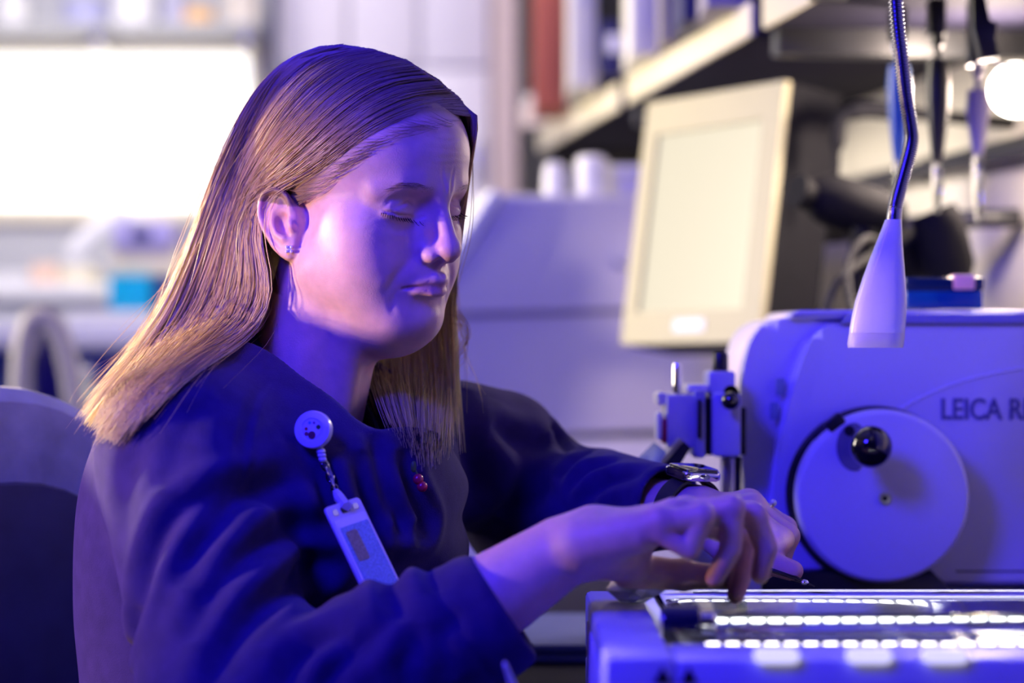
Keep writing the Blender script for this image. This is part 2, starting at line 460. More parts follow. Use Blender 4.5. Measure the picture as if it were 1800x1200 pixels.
for px, d, r, h, col, lab in ((985, 4.50, .03, .05, (.85, .80, .76), 'small white jar at the far end of the shelf'), (1030, 3.97, .020, .045, (.80, .74, .70), 'pale pot in front of the terracotta binder'), (950, 4.55, .035, .04, (.86, .72, .66), 'pinkish pot at the end of the far shelf')):
    p = P(px, 0, d); g = empty('jar', (p[0], d, SH_Z1), lab, 'jar', 'jars on the far shelf')
    MB().lathe([(0, .002), (r, .002), (r, h), (r * .8, h + .006), (0, h + .006)], (p[0], d, SH_Z1), n=20).build('body', mat('jar' + str(px), col, .4, noise=.03), g)
    MB().lathe([(0, h + .006), (r * .85, h + .006), (r * .85, h + .02), (0, h + .022)], (p[0], d, SH_Z1), n=20).build('lid', m_white, g)
# ------------------------------------------------------------------ cryostat-like machine behind
m_mach = mat('machine_enamel', (.62, .60, .66), .45, noise=.02, nscale=5)
m_mach2 = mat('machine_enamel_light', (.68, .66, .72), .45, noise=.02, nscale=5)
c = P(890, 340, 3.42)
MM = bench_frame((c[0], c[1], 0))
mc = empty('floor_standing_machine', tuple(MM @ Vector((.2, .25, 0))), 'large pale enamelled machine with reflection-white sloping window behind the woman', 'machine')
zt = c[2]
s1 = P(797, 487, 3.42)
dx = (s1[0] - c[0]) / W_.x
MB().prism([(-.30, .92), (-.30, zt - .34), (dx * 2.4, s1[2] - .16), (dx, s1[2]), (0, zt), (.42, zt), (.42, .92)], 0, .52, .012, 3, M=MM).build('upper_housing', m_mach, mc)
MB().box((-.33, -.018, .08), (.43, .54, .912), .01, M=MM).build('lower_housing', m_mach2, mc)
MB().box((-.30, .02, .0), (.40, .5, .079), .004, M=MM).build('plinth', m_black, mc)
sl = Vector((0 - dx, 0, zt - s1[2])); sl.normalize(); nv = Vector((-sl.z, 0, sl.x))
def slope(u, o): return Vector((dx, 0, s1[2])) + sl * u + nv * o
L_ = (Vector((0, 0, zt)) - Vector((dx, 0, s1[2]))).length
wn = MB()
pts = [slope(-.02, .002), slope(L_ * .97, .002), slope(L_ * .97, .020), slope(-.02, .020)]
wn.prism([(p.x, p.z) for p in pts], -.004, .45, .004, 2, M=MM)
wn.build('sloping_window', mat('machine_window_reflection', (.92, .93, .92), .15, coat=.5, noise=.01), mc)  # white base colour stands in for a bright reflection in the glass
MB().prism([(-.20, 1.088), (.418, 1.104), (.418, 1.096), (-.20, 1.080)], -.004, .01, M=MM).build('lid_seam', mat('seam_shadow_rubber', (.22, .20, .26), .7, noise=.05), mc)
MB().lathe([(0, 0), (.016, 0), (.016, .012), (.013, .016), (0, .016)], MM @ Vector((.17, -.001, 1.17)), tuple(-A_), 20).build('latch_knob', m_mach, mc)
for px, r, h, lab in ((975, .017, .045, 'small round white cap on top of the machine'), (1040, .026, .055, 'larger round white pot on top of the machine')):
    p = P(px, 330, 3.52); g = empty('pot', (p[0], p[1], zt), lab, 'pot', 'pots on the machine')
    MB().lathe([(0, .001), (r, .001), (r, h * .7), (r * .9, h * .75), (0, h * .75)], (p[0], p[1], zt), n=24).build('body', m_white, g)
    MB().lathe([(0, h * .75), (r * .95, h * .75), (r * .9, h), (r * .6, h + .006), (0, h + .006)], (p[0], p[1], zt), n=24).build('lid', m_white, g)
x0, x1, z0, z1 = PX(1062, 1128, 285, 340, 3.55)
g = empty('storage_box', (x0, 3.55, zt), 'low pale storage box on machine behind the monitor', 'box')
MB().box((x0, 3.55, zt + .001), (x1 + .08, 3.75, zt + .034), .004).build('body', m_mach2, g)
MB().box((x0 - .003, 3.547, zt + .0345), (x1 + .083, 3.753, zt + .05), .004).build('lid', m_white, g)

# ------------------------------------------------------------------ tilted monitor on a wall arm
mon = empty('monitor', tuple(P(1240, 600, 3.0)), 'cream-framed touch monitor tilted on a wall arm', 'monitor')
TL, TR, BR_, BL_ = P(1145, 183, 3.15), P(1387, 143, 2.90), P(1343, 601, 2.86), P(1097, 606, 3.11)
BR_ = TR + (BL_ - TL) * 1.0 + (BR_ - (TR + BL_ - TL)) * .0
eu = (TR - TL); ev = (TL - BL_); en = np.cross(eu, ev); en /= np.linalg.norm(en)
if en[1] > 0: en = -en
def mp(u, v, w): return BL_ + eu * u + ev * v + en * w
def slab(u0, u1, v0, v1, w0, w1): return [mp(u0, v0, w0), mp(u1, v0, w0), mp(u1, v1, w0), mp(u0, v1, w0), mp(u0, v0, w1), mp(u1, v0, w1), mp(u1, v1, w1), mp(u0, v1, w1)]
MB().hexa(slab(0, 1, 0, 1, -.080, -.004)).build('housing', m_matt, mon)
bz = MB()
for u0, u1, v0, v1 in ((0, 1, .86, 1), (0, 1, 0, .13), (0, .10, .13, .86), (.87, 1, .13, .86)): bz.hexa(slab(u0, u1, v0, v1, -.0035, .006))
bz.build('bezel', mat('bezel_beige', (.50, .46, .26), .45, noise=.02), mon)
MB().hexa(slab(.10, .87, .13, .86, -.0035, .001)).build('screen', mat('screen_glow', (.10, .10, .08), .25, emit=(1., .90, .64), estr=.66), mon)
MB().hexa(slab(.40, .62, .045, .095, .0062, .0072)).build('maker_plate', m_white, mon)
MB().hexa(slab(.30, .70, .35, .65, -.105, -.0805)).build('mount_plate', m_black, mon)
wp = BW @ Vector((-.01, .75, 1.2))
MB().tube([V3(mp(.5, .5, -.10)), V3(mp(.5, .5, -.14)), Vector((wp.x - .05, wp.y, wp.z)), wp], .012, 10).build('arm', m_black, mon)

# ------------------------------------------------------------------ dark equipment at the wall, seen past the gooseneck
g = bm_ = empty('bench_microscope', tuple(P(1560, 900, 2.75) * np.array([1, 1, 0]) + np.array([0, 0, .75])), 'black bench microscope in the dark behind the microtome', 'microscope')
MB().box((.40, 2.66, .751), (.56, 2.86, .79), .01).build('base', m_matt, g)
pts = [P(1600, 1040, 2.78), P(1605, 700, 2.78), P(1600, 520, 2.76), P(1560, 430, 2.74)]
MB().tube([V3(p) for p in spline(pts, 14)], [.032] * 10 + [.034, .036, .038, .04], 14).build('arm', m_matt, g)
MB().tube([V3(P(1425, 345, 2.70)), V3(P(1455, 350, 2.71)), V3(P(1545, 375, 2.73)), V3(P(1570, 385, 2.74))], [.020, .030, .030, .024], 16).build('head', m_matt, g)
MB().tube([V3(P(1425, 344, 2.70)), V3(P(1400, 335, 2.69))], [.017, .019], 16).build('eyepiece', m_matt, g)
MB().tube([V3(P(1640, 370, 2.70)), V3(P(1652, 400, 2.70)), V3(P(1668, 470, 2.70)), V3(P(1672, 498, 2.70))], [.026, .030, .030, .022], 16).build('lamp_house', m_matt, g)
MB().tube([V3(P(1520, 400, 2.70)), V3(P(1510, 450, 2.70)), V3(P(1500, 520, 2.70))], [.014, .012, .011], 12).build('objective', m_matt, g)
g = empty('cable_bracket', tuple(P(1480, 330, 2.85)), 'black hooked cable bracket on the cream wall', 'bracket')
MB().tube([V3(p) for p in spline([P(1572, 196, 2.85), P(1520, 192, 2.85), P(1482, 205, 2.85), P(1472, 240, 2.85), P(1470, 300, 2.85), P(1462, 345, 2.85)], 24)], [.011] * 8 + [.009] * 8 + [.004] * 8, 10).build('arm', m_matt, g)
MB().tube([V3(P(1572, 196, 2.85)), BW @ Vector((-.003, .8, 1.05 + .27))], .008, 8).build('wall_mount', m_matt, g)
for k, (pts, lab) in enumerate((([(1500, 560, 2.55), (1490, 470, 2.62), (1520, 420, 2.66), (1560, 430, 2.72)], 'dark cable drooping left of the gooseneck lamp head'), ([(1440, 580, 2.6), (1470, 500, 2.6), (1500, 470, 2.63), (1545, 440, 2.7)], 'dark cable rising from behind the microtome to the microscope'))):
    MB().tube([V3(p) for p in spline([P(*q) for q in pts], 20)], .004, 8).build('cable', m_rubber, bm_)

# hanging pipettes
def pipette(px, d, ytop, ymid, ybot, hcol, label, tipcol=None):
    p = P(px, ytop, d); zz = lambda y: P(px, y, d)[2]
    g = empty('pipette', tuple(p), label, 'pipette', 'pipettes hanging under the shelf')
    top = zz(ytop); mid = zz(ymid); bot = zz(ybot)
    MB().lathe([(0, 0), (.006, 0), (.0065, -.012), (.0035, -.014), (.0035, -.026), (.011, -.028), (.013, -.05), (.0115, (mid - top) * .6), (.007, (mid - top) * .92), (.005, mid - top), (0, mid - top)], (p[0], p[1], top), n=16).build('handle', hcol, g)
    MB().lathe([(.0045, mid - top - .0005), (.0062, mid - top - .004), (.0058, (bot - top) * .6 + (mid - top) * .4), (.002, bot - top), (0, bot - top)], (p[0], p[1], top), n=16).build('tip', m_glass, g)
    MB().box((p[0] - .009, d - .004, top - .001), (p[0] + .009, d + .02, SH_Z0 - .003), .002).build('hanger', m_black, g)
m_pblue = mat('pipette_blue', (.03, .12, .40), .3, noise=.03)
pipette(1580, 2.62, 70, 285, 330, m_pblue, 'blue pipette hanging behind the gooseneck', None)
pipette(1648, 2.55, 60, 285, 375, m_black, 'black pipette with clear tip hanging right of gooseneck', None)
pipette(1719, 2.55, 112, 272, 390, mat('pipette_lilac', (.38, .33, .46), .35, noise=.03), 'grey-lilac pipette hanging nearest the bright bulb', None)

# bright bulb lamp and black clip
g = empty('clip_lamp', tuple(P(1790, 158, 2.75)), 'small glowing white bulb lamp at the right edge under the shelf', 'lamp')
bp = P(1786, 158, 2.75)
MB().ball(bp, .030, 20).build('bulb', mat('bulb_glow', (1, 1, 1), .3, emit=(1., .93, .82), estr=14.), g)
MB().tube([V3(bp + np.array([.022, 0, .004])), V3(bp + np.array([.045, 0, .01])), V3(bp + np.array([.07, 0, .02]))], [.016, .018, .012], 14).build('socket', m_white, g)
MB().tube([V3(bp + np.array([.065, 0, .02])), V3(bp + np.array([.075, .03, .06])), V3(np.array([bp[0] + .06, bp[1] + .06, SH_Z0 - .001]))], .005, 8).build('stem', m_black, g)
MB().tube([V3(p) for p in spline([P(1742, 100, 2.42), P(1755, 112, 2.43), P(1780, 116, 2.5), P(1840, 112, 2.65), P(1850, 130, 2.74)], 20)], .0014, 6).build('wire', m_white, g)
pl = bpy.data.lights.new('bulb_light', 'POINT'); pl.energy = 9; pl.color = (1., .80, .66); pl.shadow_soft_size = .028
po = bpy.data.objects.new('bulb_light', pl); COL.objects.link(po); po.location = V3(P(1735, 170, 2.71))
g = empty('black_clip', tuple(P(1730, 0, 2.40)), 'black plastic clip hanging from the top right corner', 'clip')
cp = [(1704, -60), (1722, -60), (1738, 40), (1755, 38), (1753, 62), (1748, 80), (1758, 100), (1724, 106), (1712, 50)]
MB().prism([(P(x, y, 2.4)[0], P(x, y, 2.4)[2]) for x, y in cp], 2.40, 2.418, .002, 2).build('body', m_black, g)
q = P(1716, -58, 2.41); MB().box((q[0] - .006, 2.402, q[2]), (q[0] + .006, 2.416, SH_Z0 - .003), .002).build('strap', m_black, g)

# ------------------------------------------------------------------ gooseneck lamp
gl = empty('gooseneck_lamp', tuple(P(1575, -120, 1.99)), 'gooseneck lamp with white paddle-shaped head above the microtome', 'lamp')
m_goose = mat('gooseneck_steel', (.30, .30, .34), .25, metal=1.)
path = spline([P(x, y, 1.985) for x, y in ((1569, -130), (1572, -40), (1577, 40), (1585, 110), (1592, 170), (1600, 220), (1602, 248), (1594, 285), (1583, 325), (1574, 362), (1571, 396))], 421)
rr = [.0064 if k % 4 < 2 else .0053 for k in range(421)]
for k in range(330, 421): rr[k] = np.interp(k, [330, 400, 420], [rr[k], .0062, .0066])
MB().tube([V3(p) for p in path], rr, 12).build('gooseneck', m_goose, gl)
MB().box((path[0][0] - .02, 1.97, path[0][2] - .004), (path[0][0] + .02, 2.4, path[0][2] + .03), .004).build('mount', m_black, gl)
lm = MB(); sec = [(386, 1556, 1584, .0068), (400, 1551, 1585, .0080), (425, 1541, 1586, .0092), (455, 1529, 1588, .0105), (490, 1516, 1591, .0115), (530, 1503, 1593.5, .0120), (565, 1495.5, 1592, .0122), (585, 1492.5, 1590.5, .0122)]
def ring(bm, y, xl, xr, t, n=28, d=1.985, tilt=.0):
    c0 = P((xl + xr) / 2, y, d); hw = (xr - xl) / 2 / FPX * d; out = []
    for k in range(n):
        a = 2 * math.pi * k / n; ca, sa = math.cos(a), math.sin(a)
        e = .75
        out.append(bm.verts.new((c0[0] + hw * math.copysign(abs(ca) ** e, ca), d + t * math.copysign(abs(sa) ** e, sa), c0[2] - tilt * ca)))
    return out
def loft(mb, rings, cap=True):
    for A, B in zip(rings[:-1], rings[1:]):
        for k in range(len(A)): mb.bm.faces.new([A[k], A[(k + 1) % len(A)], B[(k + 1) % len(B)], B[k]])
    if cap: mb.bm.faces.new(rings[0]); mb.bm.faces.new(list(reversed(rings[-1])))
loft(lm, [ring(lm.bm, y, a, b, t) for y, a, b, t in sec])
lm.build('head', mat('lamp_white', (.78, .78, .80), .3, coat=.3, noise=.01), gl)
dm = MB(); loft(dm, [ring(dm.bm, y, a, b, t) for y, a, b, t in ((585.2, 1492.8, 1590.2, .0118), (592, 1491.5, 1590, .0126), (604, 1489.5, 1588.5, .0126), (611, 1490.5, 1587.5, .0118))])
dm.build('diffuser', mat('lamp_diffuser', (.88, .86, .84), .4, trans=.3, noise=.01), gl)

# ------------------------------------------------------------------ microtome
MD = 2.20
mt = empty('microtome', (.45, 2.35, .75), 'rotary microtome with round handwheel and black crank knob', 'microtome')
m_mt = mat('microtome_white', (.72, .72, .76), .42, noise=.015, nscale=10)
m_mt2 = mat('microtome_cream', (.82, .80, .78), .35, noise=.015, nscale=10)
def pxpoly(pts, d): return [(float(P(x, y, d)[0]), float(P(x, y, d)[2])) for x, y in pts]
def arc(pts, n): return [tuple(p) for p in spline(np.array(pts, float), n)]
XR = 2190
front = arc([(1325, 1140), (1318, 1000), (1310, 880), (1304, 760), (1303, 690), (1311, 630), (1326, 590), (1352, 565), (1392, 557)], 30)
MB().prism(pxpoly(front + [(1600, 557), (1600, 1140)], MD + .02), MD + .02, MD + .235, .012, 4).build('front_shell', m_mt2, mt)
side = arc([(1352, 1030), (1353, 930), (1362, 850), (1374, 770), (1390, 700), (1412, 630), (1432, 590), (1462, 568)], 26)
MB().prism(pxpoly(side + [(XR, 566), (XR, 1030)], MD), MD, MD + .22, .008, 4).build('side_cover', m_mt, mt)
MB().prism(pxpoly(arc([(1343, 1028), (1345, 930), (1354, 850), (1366, 765), (1381, 690), (1396, 640), (1412, 602)], 20) + arc([(1430, 596), (1412, 634), (1391, 700), (1374, 770), (1362, 850), (1353, 930), (1352, 1028)], 20), MD + .008), MD + .008, MD + .05, .002, 2).build('control_strip', mat('strip_pale', (.86, .86, .88), .25, noise=.01), mt)
for (x, y) in ((1372, 680), (1362, 722)):
    a = P(x, y, MD + .006); MB().box((a[0] - .004, MD + .004, a[2] - .008), (a[0] + .004, MD + .012, a[2] + .008), .001).build('indicator', mat('indicator_green', (.25, .32, .40), .3), mt)
MB().prism(pxpoly(arc([(1388, 556), (1396, 548), (1410, 545)], 6) + [(XR, 543), (XR, 560), (1388, 560)], MD + .01), MD + .01, MD + .23, .004, 2).build('top_tray', m_mt2, mt)
MB().prism(pxpoly([(1478, 569), (1496, 551), (XR, 549), (XR, 569)], MD - .004), MD - .004, MD + .012, .002, 2).build('tray_edge', mat('tray_edge_blue', (.30, .30, .52), .4, noise=.02), mt)
MB().prism(pxpoly([(1335, 1032), (XR, 1032), (XR, 1150), (1335, 1150)], MD + .03), MD + .03, MD + .2, .004, 2).build('lower_body', m_mt, mt)
MB().prism(pxpoly([(1344, 1008), (1380, 1004), (1640, 1004), (1668, 1030), (1668, 1060), (1344, 1060)], MD - .03), MD - .03, MD + .02, .004, 2).build('waste_tray', m_black, mt)
MB().box((P(1330, 0, MD)[0], MD - .01, .7505), (P(XR, 0, MD)[0], MD + .23, .772), .004).build('foot_plate', m_black, mt)
MB().tube([V3(p) for p in spline([P(x, y, MD - .0003) for x, y in ((1578, 722), (1610, 703), (1660, 681), (1720, 662), (1790, 648), (1900, 634))], 30)], .0013, 8).build('swoosh_ridge', mat('ridge_pale', (.86, .86, .90), .3), mt)
MB().box((P(1680, 1003, MD)[0], MD - .0006, P(0, 1005, MD)[2]), (P(XR, 1003, MD)[0], MD + .002, P(0, 1002.5, MD)[2])).build('panel_joint', m_black, mt)
fc = bpy.data.curves.new('lettering', 'FONT'); fc.body = 'LEICA RM'; fc.size = .0268; fc.extrude = .0004; fc.offset = .00045
fo = bpy.data.objects.new('lettering_source', fc); COL.objects.link(fo)
bpy.context.view_layer.update()
me = bpy.data.meshes.new_from_object(fo.evaluated_get(bpy.context.evaluated_depsgraph_get()))
bpy.data.objects.remove(fo)
me.name = 'lettering'; me.materials.clear(); me.materials.append(mat('lettering_grey', (.15, .15, .28), .5))
q = P(1653, 736, MD - .0006)
me.transform(Matrix.Translation(V3(q)) @ Matrix.Rotation(math.pi / 2, 4, 'X') @ Matrix.Diagonal((.80, 1.0, 1, 1)))
link(bpy.data.objects.new('lettering', me), mt)
# handwheel
wc = P(1553, 873, 2.15); wr = 153.5 / FPX * 2.15
MB().lathe([(0, .02), (wr * 1.03, .02), (wr * 1.035, .012), (wr * 1.0, .006), (0, .006)], wc + np.array([-.003, .018, 0]), (0, 1, 0), 72).build('wheel_backing', m_black, mt)
wh = MB().lathe([(0, 0), (wr * .93, 0), (wr * .955, .0008), (wr * .99, .004), (wr, .008), (wr, .020), (0, .020)], wc, (0, 1, 0), 96).build('handwheel', mat('wheel_white', (.74, .74, .78), .4, noise=.01), mt)
kc = P(1531, 785, 2.105)
MB().lathe([(0, 0), (.006, .0), (.010, .003), (.0105, .03), (0, .03)], wc * 0 + np.array([kc[0] - .0008, 2.122, kc[2] - .0005]), (0, 1, 0), 20).build('crank_stem', m_steel, wh)
MB().ball(kc, .0188, 32).build('crank_knob', mat('knob_black', (.008, .008, .010), .06, coat=1.), wh)
q = P(1502, 785, 2.149); MB().prism([(q[0] + .016 * math.cos(a) * (.75 if math.cos(a) > 0 else 1), q[2] + .0215 * math.sin(a)) for a in np.linspace(0, 2 * math.pi, 24, endpoint=False)], 2.1485, 2.152, .0005, 1).build('crank_recess', mat('recess_grey', (.20, .20, .26), .5), wh)
q = P(1493, 757, 2.147); MB().lathe([(0, 0), (.0045, 0), (.0045, .004), (0, .004)], q, (0, 1, 0), 14).build('pin_hole', m_black, wh)
q = P(1556, 876, 2.148); MB().lathe([(.0026, .0012), (.0028, 0), (.0055, 0), (.006, .004), (0, .004)], q, (0, 1, 0), 24).build('hub_screw', m_steel, wh)
MB().lathe([(0, 0.0015), (.0026, .0015)], q, (0, 1, 0), 12).build('hub_socket', m_black, wh)
lv = MB(); q = P(1467, 742, 2.155)
lv.box((-.0085, -.006, -.0055), (.0085, .008, .0055), .002, M=Matrix.Translation(V3(q)) @ Matrix.Rotation(-.65, 4, 'Y'))
lv.tube([V3(P(1460, 752, 2.16)), V3(P(1440, 770, 2.163)), V3(P(1425, 790, 2.165))], [.004, .003, .002], 8)
lv.build('wheel_lock_lever', m_black, mt)
# specimen head
def pb(px0, px1, py0, py1, d0, d1, bev=.002):
    a = P(px0, py1, d0); b = P(px1, py0, d0); return MB().box((a[0], d0, a[2]), (b[0], d1, b[2]), bev)
pb(1302, 1312, 715, 800, 2.19, 2.27).build('specimen_slide', m_black, mt)
sh_ = pb(1252, 1303, 690, 803, 2.165, 2.26, .004).build('specimen_carriage', mat('carriage_enamel', (.55, .55, .68), .35, noise=.02), mt)
pb(1238, 1254, 700, 800, 2.175, 2.25).build('carriage_rail', m_black, mt)
pb(1172, 1222, 693, 788, 2.17, 2.25, .003).build('clamp_block', mat('clamp_grey', (.62, .60, .66), .35, noise=.03), mt)
pb(1220, 1240, 686, 805, 2.165, 2.255, .002).build('clamp_plate', mat('plate_blue_grey', (.38, .38, .50), .3, noise=.03), mt)
pb(1226, 1233, 702, 770, 2.160, 2.166, .001).build('clamp_slot', m_black, mt)
pb(1208, 1246, 676, 690, 2.18, 2.24, .002).build('clamp_cap', m_mt2, mt)
MB().tube([V3(P(1190, 694, 2.2)), V3(P(1190, 642, 2.2)), V3(P(1190, 637, 2.2))], [.0042, .0042, .003], 14).build('clamp_pin', m_chrome, mt)
pb(1156, 1173, 690, 712, 2.18, 2.24, .002).build('cassette_jaw', m_mt2, mt)
pb(1163, 1181, 735, 780, 2.172, 2.2, .003).build('red_lever', mat('lever_red', (.42, .03, .05), .4, noise=.03), mt)
pb(1154, 1165, 724, 774, 2.172, 2.2, .003).build('lever_tip', m_white, mt)
pb(1246, 1293, 652, 692, 2.18, 2.24, .003).build('orientation_block', mat('carriage_enamel', (.55, .55, .68), .35), mt)
MB().lathe([(0, 0), (.0068, 0), (.0072, .003), (.0072, .016), (.006, .0185), (0, .0185)], P(1266, 655, 2.2), (0, 0, 1), 20).build('orientation_knob', m_black, mt)
MB().lathe([(0, 0), (.007, 0), (.007, -.012), (0, -.012)], P(1283, 690, 2.165), (0, 1, 0), 18).build('lever_boss', m_chrome, mt)
MB().ball(P(1284, 704, 2.148), .0085, 20).build('lever_ball', mat('knob_black', (.008, .008, .010), .06), mt)
pb(1270, 1292, 803, 905, 2.19, 2.22, .002).build('guide_column', m_steel, mt)
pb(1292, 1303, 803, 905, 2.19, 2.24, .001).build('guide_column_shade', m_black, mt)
pb(1215, 1340, 905, 1060, 2.16, 2.28, .006).build('knife_holder_base', mat('carriage_enamel', (.55, .55, .68), .35), mt)
kn = MB(); a, b = P(1162, 822, 2.13), P(1202, 776, 2.13); dd = (b - a) / np.linalg.norm(b - a); nn = np.array([dd[2], 0, -dd[0]])
kn.hexa([a, a + nn * .013, a + nn * .013 + np.array([0, .07, 0]), a + np.array([0, .07, 0]), b, b + nn * .008, b + nn * .008 + np.array([0, .07, 0]), b + np.array([0, .07, 0])])
kn.build('knife_holder', m_black, mt)
k2 = MB(); a2 = a - nn * .004; b2 = b - nn * .004
k2.hexa([a2, a - nn * .0003, a - nn * .0003 + np.array([0, .07, 0]), a2 + np.array([0, .07, 0]), b2, b - nn * .0003, b - nn * .0003 + np.array([0, .07, 0]), b2 + np.array([0, .07, 0])])
k2.build('knife_blade', m_steel, mt)
k3 = MB(); c0 = [P(1112, 826, 2.10), P(1140, 832, 2.10), P(1172, 802, 2.14), P(1152, 786, 2.16)]
k3.hexa([p for p in c0] + [p + np.array([0, .02, .004]) for p in c0]); k3.build('section_guard', mat('guard_glass', (.55, .75, .75), .1, trans=.4), mt)
MB().tube([V3(P(1178, 815, 2.15)), V3(P(1190, 870, 2.17)), V3(P(1235, 930, 2.2))], [.010, .013, .016], 12).build('knife_holder_neck', m_black, mt)

# blue slide box on the microtome
sb = empty('slide_box', tuple(P(1660, 545, 2.30)), 'translucent dark blue slide box with pink label on the microtome', 'box')
x0, x1, z0, z1 = PX(1594, 1728, 487, 546, 2.28); z0 = P(0, 543, MD + .01)[2] + .001
m_bb = mat('blue_acrylic', (.01, .10, .38), .1, trans=.35, noise=.05)
MB().box((x0, 2.28, z0), (x1, 2.36, z0 + (z1 - z0) * .58), .002).build('tray', m_bb, sb)
MB().box((x0 - .001, 2.279, z0 + (z1 - z0) * .585), (x1 + .001, 2.361, z1), .002).build('lid', mat('blue_acrylic_dark', (.006, .02, .07), .12, noise=.05), sb)
a = P(1676, 509, 2.277); b = P(1714, 482, 2.277); MB().box((a[0], 2.276, a[2]), (b[0], 2.30, b[2]), .002).build('label', mat('pink_label', (.85, .48, .45), .6), sb)

# ------------------------------------------------------------------ water bath in front
BT = .86
wb = empty('water_bath', (.27, 1.65, .75), 'flat pale flotation water bath with lit glass tray in front', 'water bath')
m_bath = mat('bath_enamel', (.66, .66, .72), .35, noise=.02, nscale=12)
BX0, BX1, BY0, BY1 = .0560, .475, 1.455, 1.845
def rim(x0, x1, y0, y1, z0, z1, bev=.004): return MB().box((x0, y0, z0), (x1, y1, z1), bev)
WX0, WX1, WY0, WY1 = .098, .452, 1.53, 1.825
MB().box((BX0, BY0, .752), (BX1, BY1, .815), .006).build('base_tank', m_bath, wb)
rim(BX0, WX0, BY0, BY1, .8155, BT).build('deck_left', m_bath, wb)
rim(WX1, BX1, BY0, BY1, .8155, BT).build('deck_right', m_bath, wb)
rim(WX0 + .0003, WX1 - .0003, BY0, WY0, .8155, BT - .001).build('deck_front', m_bath, wb)
rim(WX0 + .0003, WX1 - .0003, WY1, BY1, .8155, BT - .001).build('deck_back', m_bath, wb)
MB().box((WX0 + .001, WY0 + .001, .8155), (WX1 - .001, WY1 - .001, .8175)).build('reflector', mat('reflector_white', (.85, .86, .90), .15, noise=.02), wb)
# vents on the left side
for k in range(12):
    y = BY0 + .05 + k * .024
    MB().box((BX0 - .0012, y, .765), (BX0 + .001, y + .010, .845), .0006).build('vent_slot', mat('vent_pale', (.78, .74, .74), .5), wb)
# wedge of the control panel, warning triangles, lit keys
for x, y in ((1165, 1186), (1211, 1186)):
    q = P(x, y, BY0 - .001); s_ = .0052
    MB().prism([(q[0] - s_, q[2] - s_ * .9), (q[0] + s_, q[2] - s_ * .9), (q[0], q[2] + s_)], BY0 - .0012, BY0 + .001).build('warning_triangle', m_black, wb)
for x in (1366, 1529, 1662):
    q = P(x, 1153, BY0 - .003)
    MB().prism(rrect(q[0] - .0135, q[0] + .0135, q[2] - .0042, q[2] + .0042, .0038), BY0 - .004, BY0 + .006, .0008, 2).build('lit_key', mat('key_white', (.9, .9, .92), .3, emit=(.95, .92, 1.), estr=.75), wb)
# LED rows under the tray, plus a front row added to light the hands
led_me = None
for r_, (yy, z) in enumerate(((1.806, .8475), (1.705, .8475), (1.632, .8475), (1.5385, .8562))):
    st = MB().box((WX0 + .02, yy - .004, z - .0035), (WX1 - .004, yy + .004, z - .001), .0005).build('led_strip', mat('strip_white', (.85, .85, .85), .4), wb)
    MB().box((WX0 + .02, yy - .0015, .8178), (WX1 - .004, yy + .0015, z - .0036)).build('strip_stand', m_bath, wb)
    for k in range(25):
        x = WX0 + .030 + k * .0125
        if r_ == 3 and k == 0: led_me = None
        if led_me is None:
            o = MB().box((-.0046, -.0030, -.0009), (.0046, .0030, .0018), .0008, 1).build('led', (mat('led_glow', (1, 1, 1), .3, emit=(1., .93, .90), estr=40.) if r_ < 3 else mat('led_glow_hand_fill', (1, 1, 1), .3, emit=(1., .93, .90), estr=9.)), st)
            led_me = o.data
        else: o = link(bpy.data.objects.new('led', led_me), st)
        o.location = (x, yy, z)
# black lamp holder and clear tube
q = P(1160, 1108, 1.60)
MB().lathe([(0, 0), (.0125, 0), (.0132, .002), (.0132, .024), (.011, .026), (0, .026)], q + np.array([.001, 0, .004]), (1, 0, 0), 24).build('tube_end_cap', mat('cap_navy_black', (.01, .01, .035), .15, coat=.6), wb)
MB().lathe([(0, .0262), (.0095, .0262), (.0095, .034), (.007, .036), (0, .036)], q + np.array([.001, 0, .004]), (1, 0, 0), 24).build('tube_ferrule', m_chrome, wb)
MB().lathe([(.0055, .0363), (.0075, .0363), (.0075, .335), (.0055, .335)], q + np.array([.001, 0, .004]), (1, 0, 0), 20).build('clear_tube', m_glass, wb)

# glass tray with water
tr = empty('glass_tray', (.27, 1.70, .86), 'rectangular clear glass tray of water on the lit bath', 'tray')
def rr_ring(bm, x0, x1, y0, y1, r, z, n=7): return [bm.verts.new((x, y, z)) for x, y in rrect(x0, x1, y0, y1, r, n)]
TX0, TX1, TY0, TY1 = .1075, .446, 1.548, 1.815
g_ = MB(); b_ = g_.bm
rings = [rr_ring(b_, TX0 + .012, TX1 - .012, TY0 + .012, TY1 - .012, .022, 0.8512), rr_ring(b_, TX0 + .004, TX1 - .004, TY0 + .004, TY1 - .004, .026, 0.8526), rr_ring(b_, TX0 + .001, TX1 - .001, TY0 + .001, TY1 - .001, .028, 0.8565), rr_ring(b_, TX0 - .004, TX1 + .004, TY0 - .004, TY1 + .004, .03, 0.8625), rr_ring(b_, TX0 - .003, TX1 + .003, TY0 - .003, TY1 + .003, .03, 0.8638), rr_ring(b_, TX0 + .0015, TX1 - .0015, TY0 + .0015, TY1 - .0015, .028, 0.8625),
         rr_ring(b_, TX0 + .005, TX1 - .005, TY0 + .005, TY1 - .005, .026, 0.8568), rr_ring(b_, TX0 + .008, TX1 - .008, TY0 + .008, TY1 - .008, .024, 0.8542), rr_ring(b_, TX0 + .014, TX1 - .014, TY0 + .014, TY1 - .014, .02, 0.8532)]
loft(g_, rings); g_.build('dish', m_glass, tr)
g_ = MB(); b_ = g_.bm
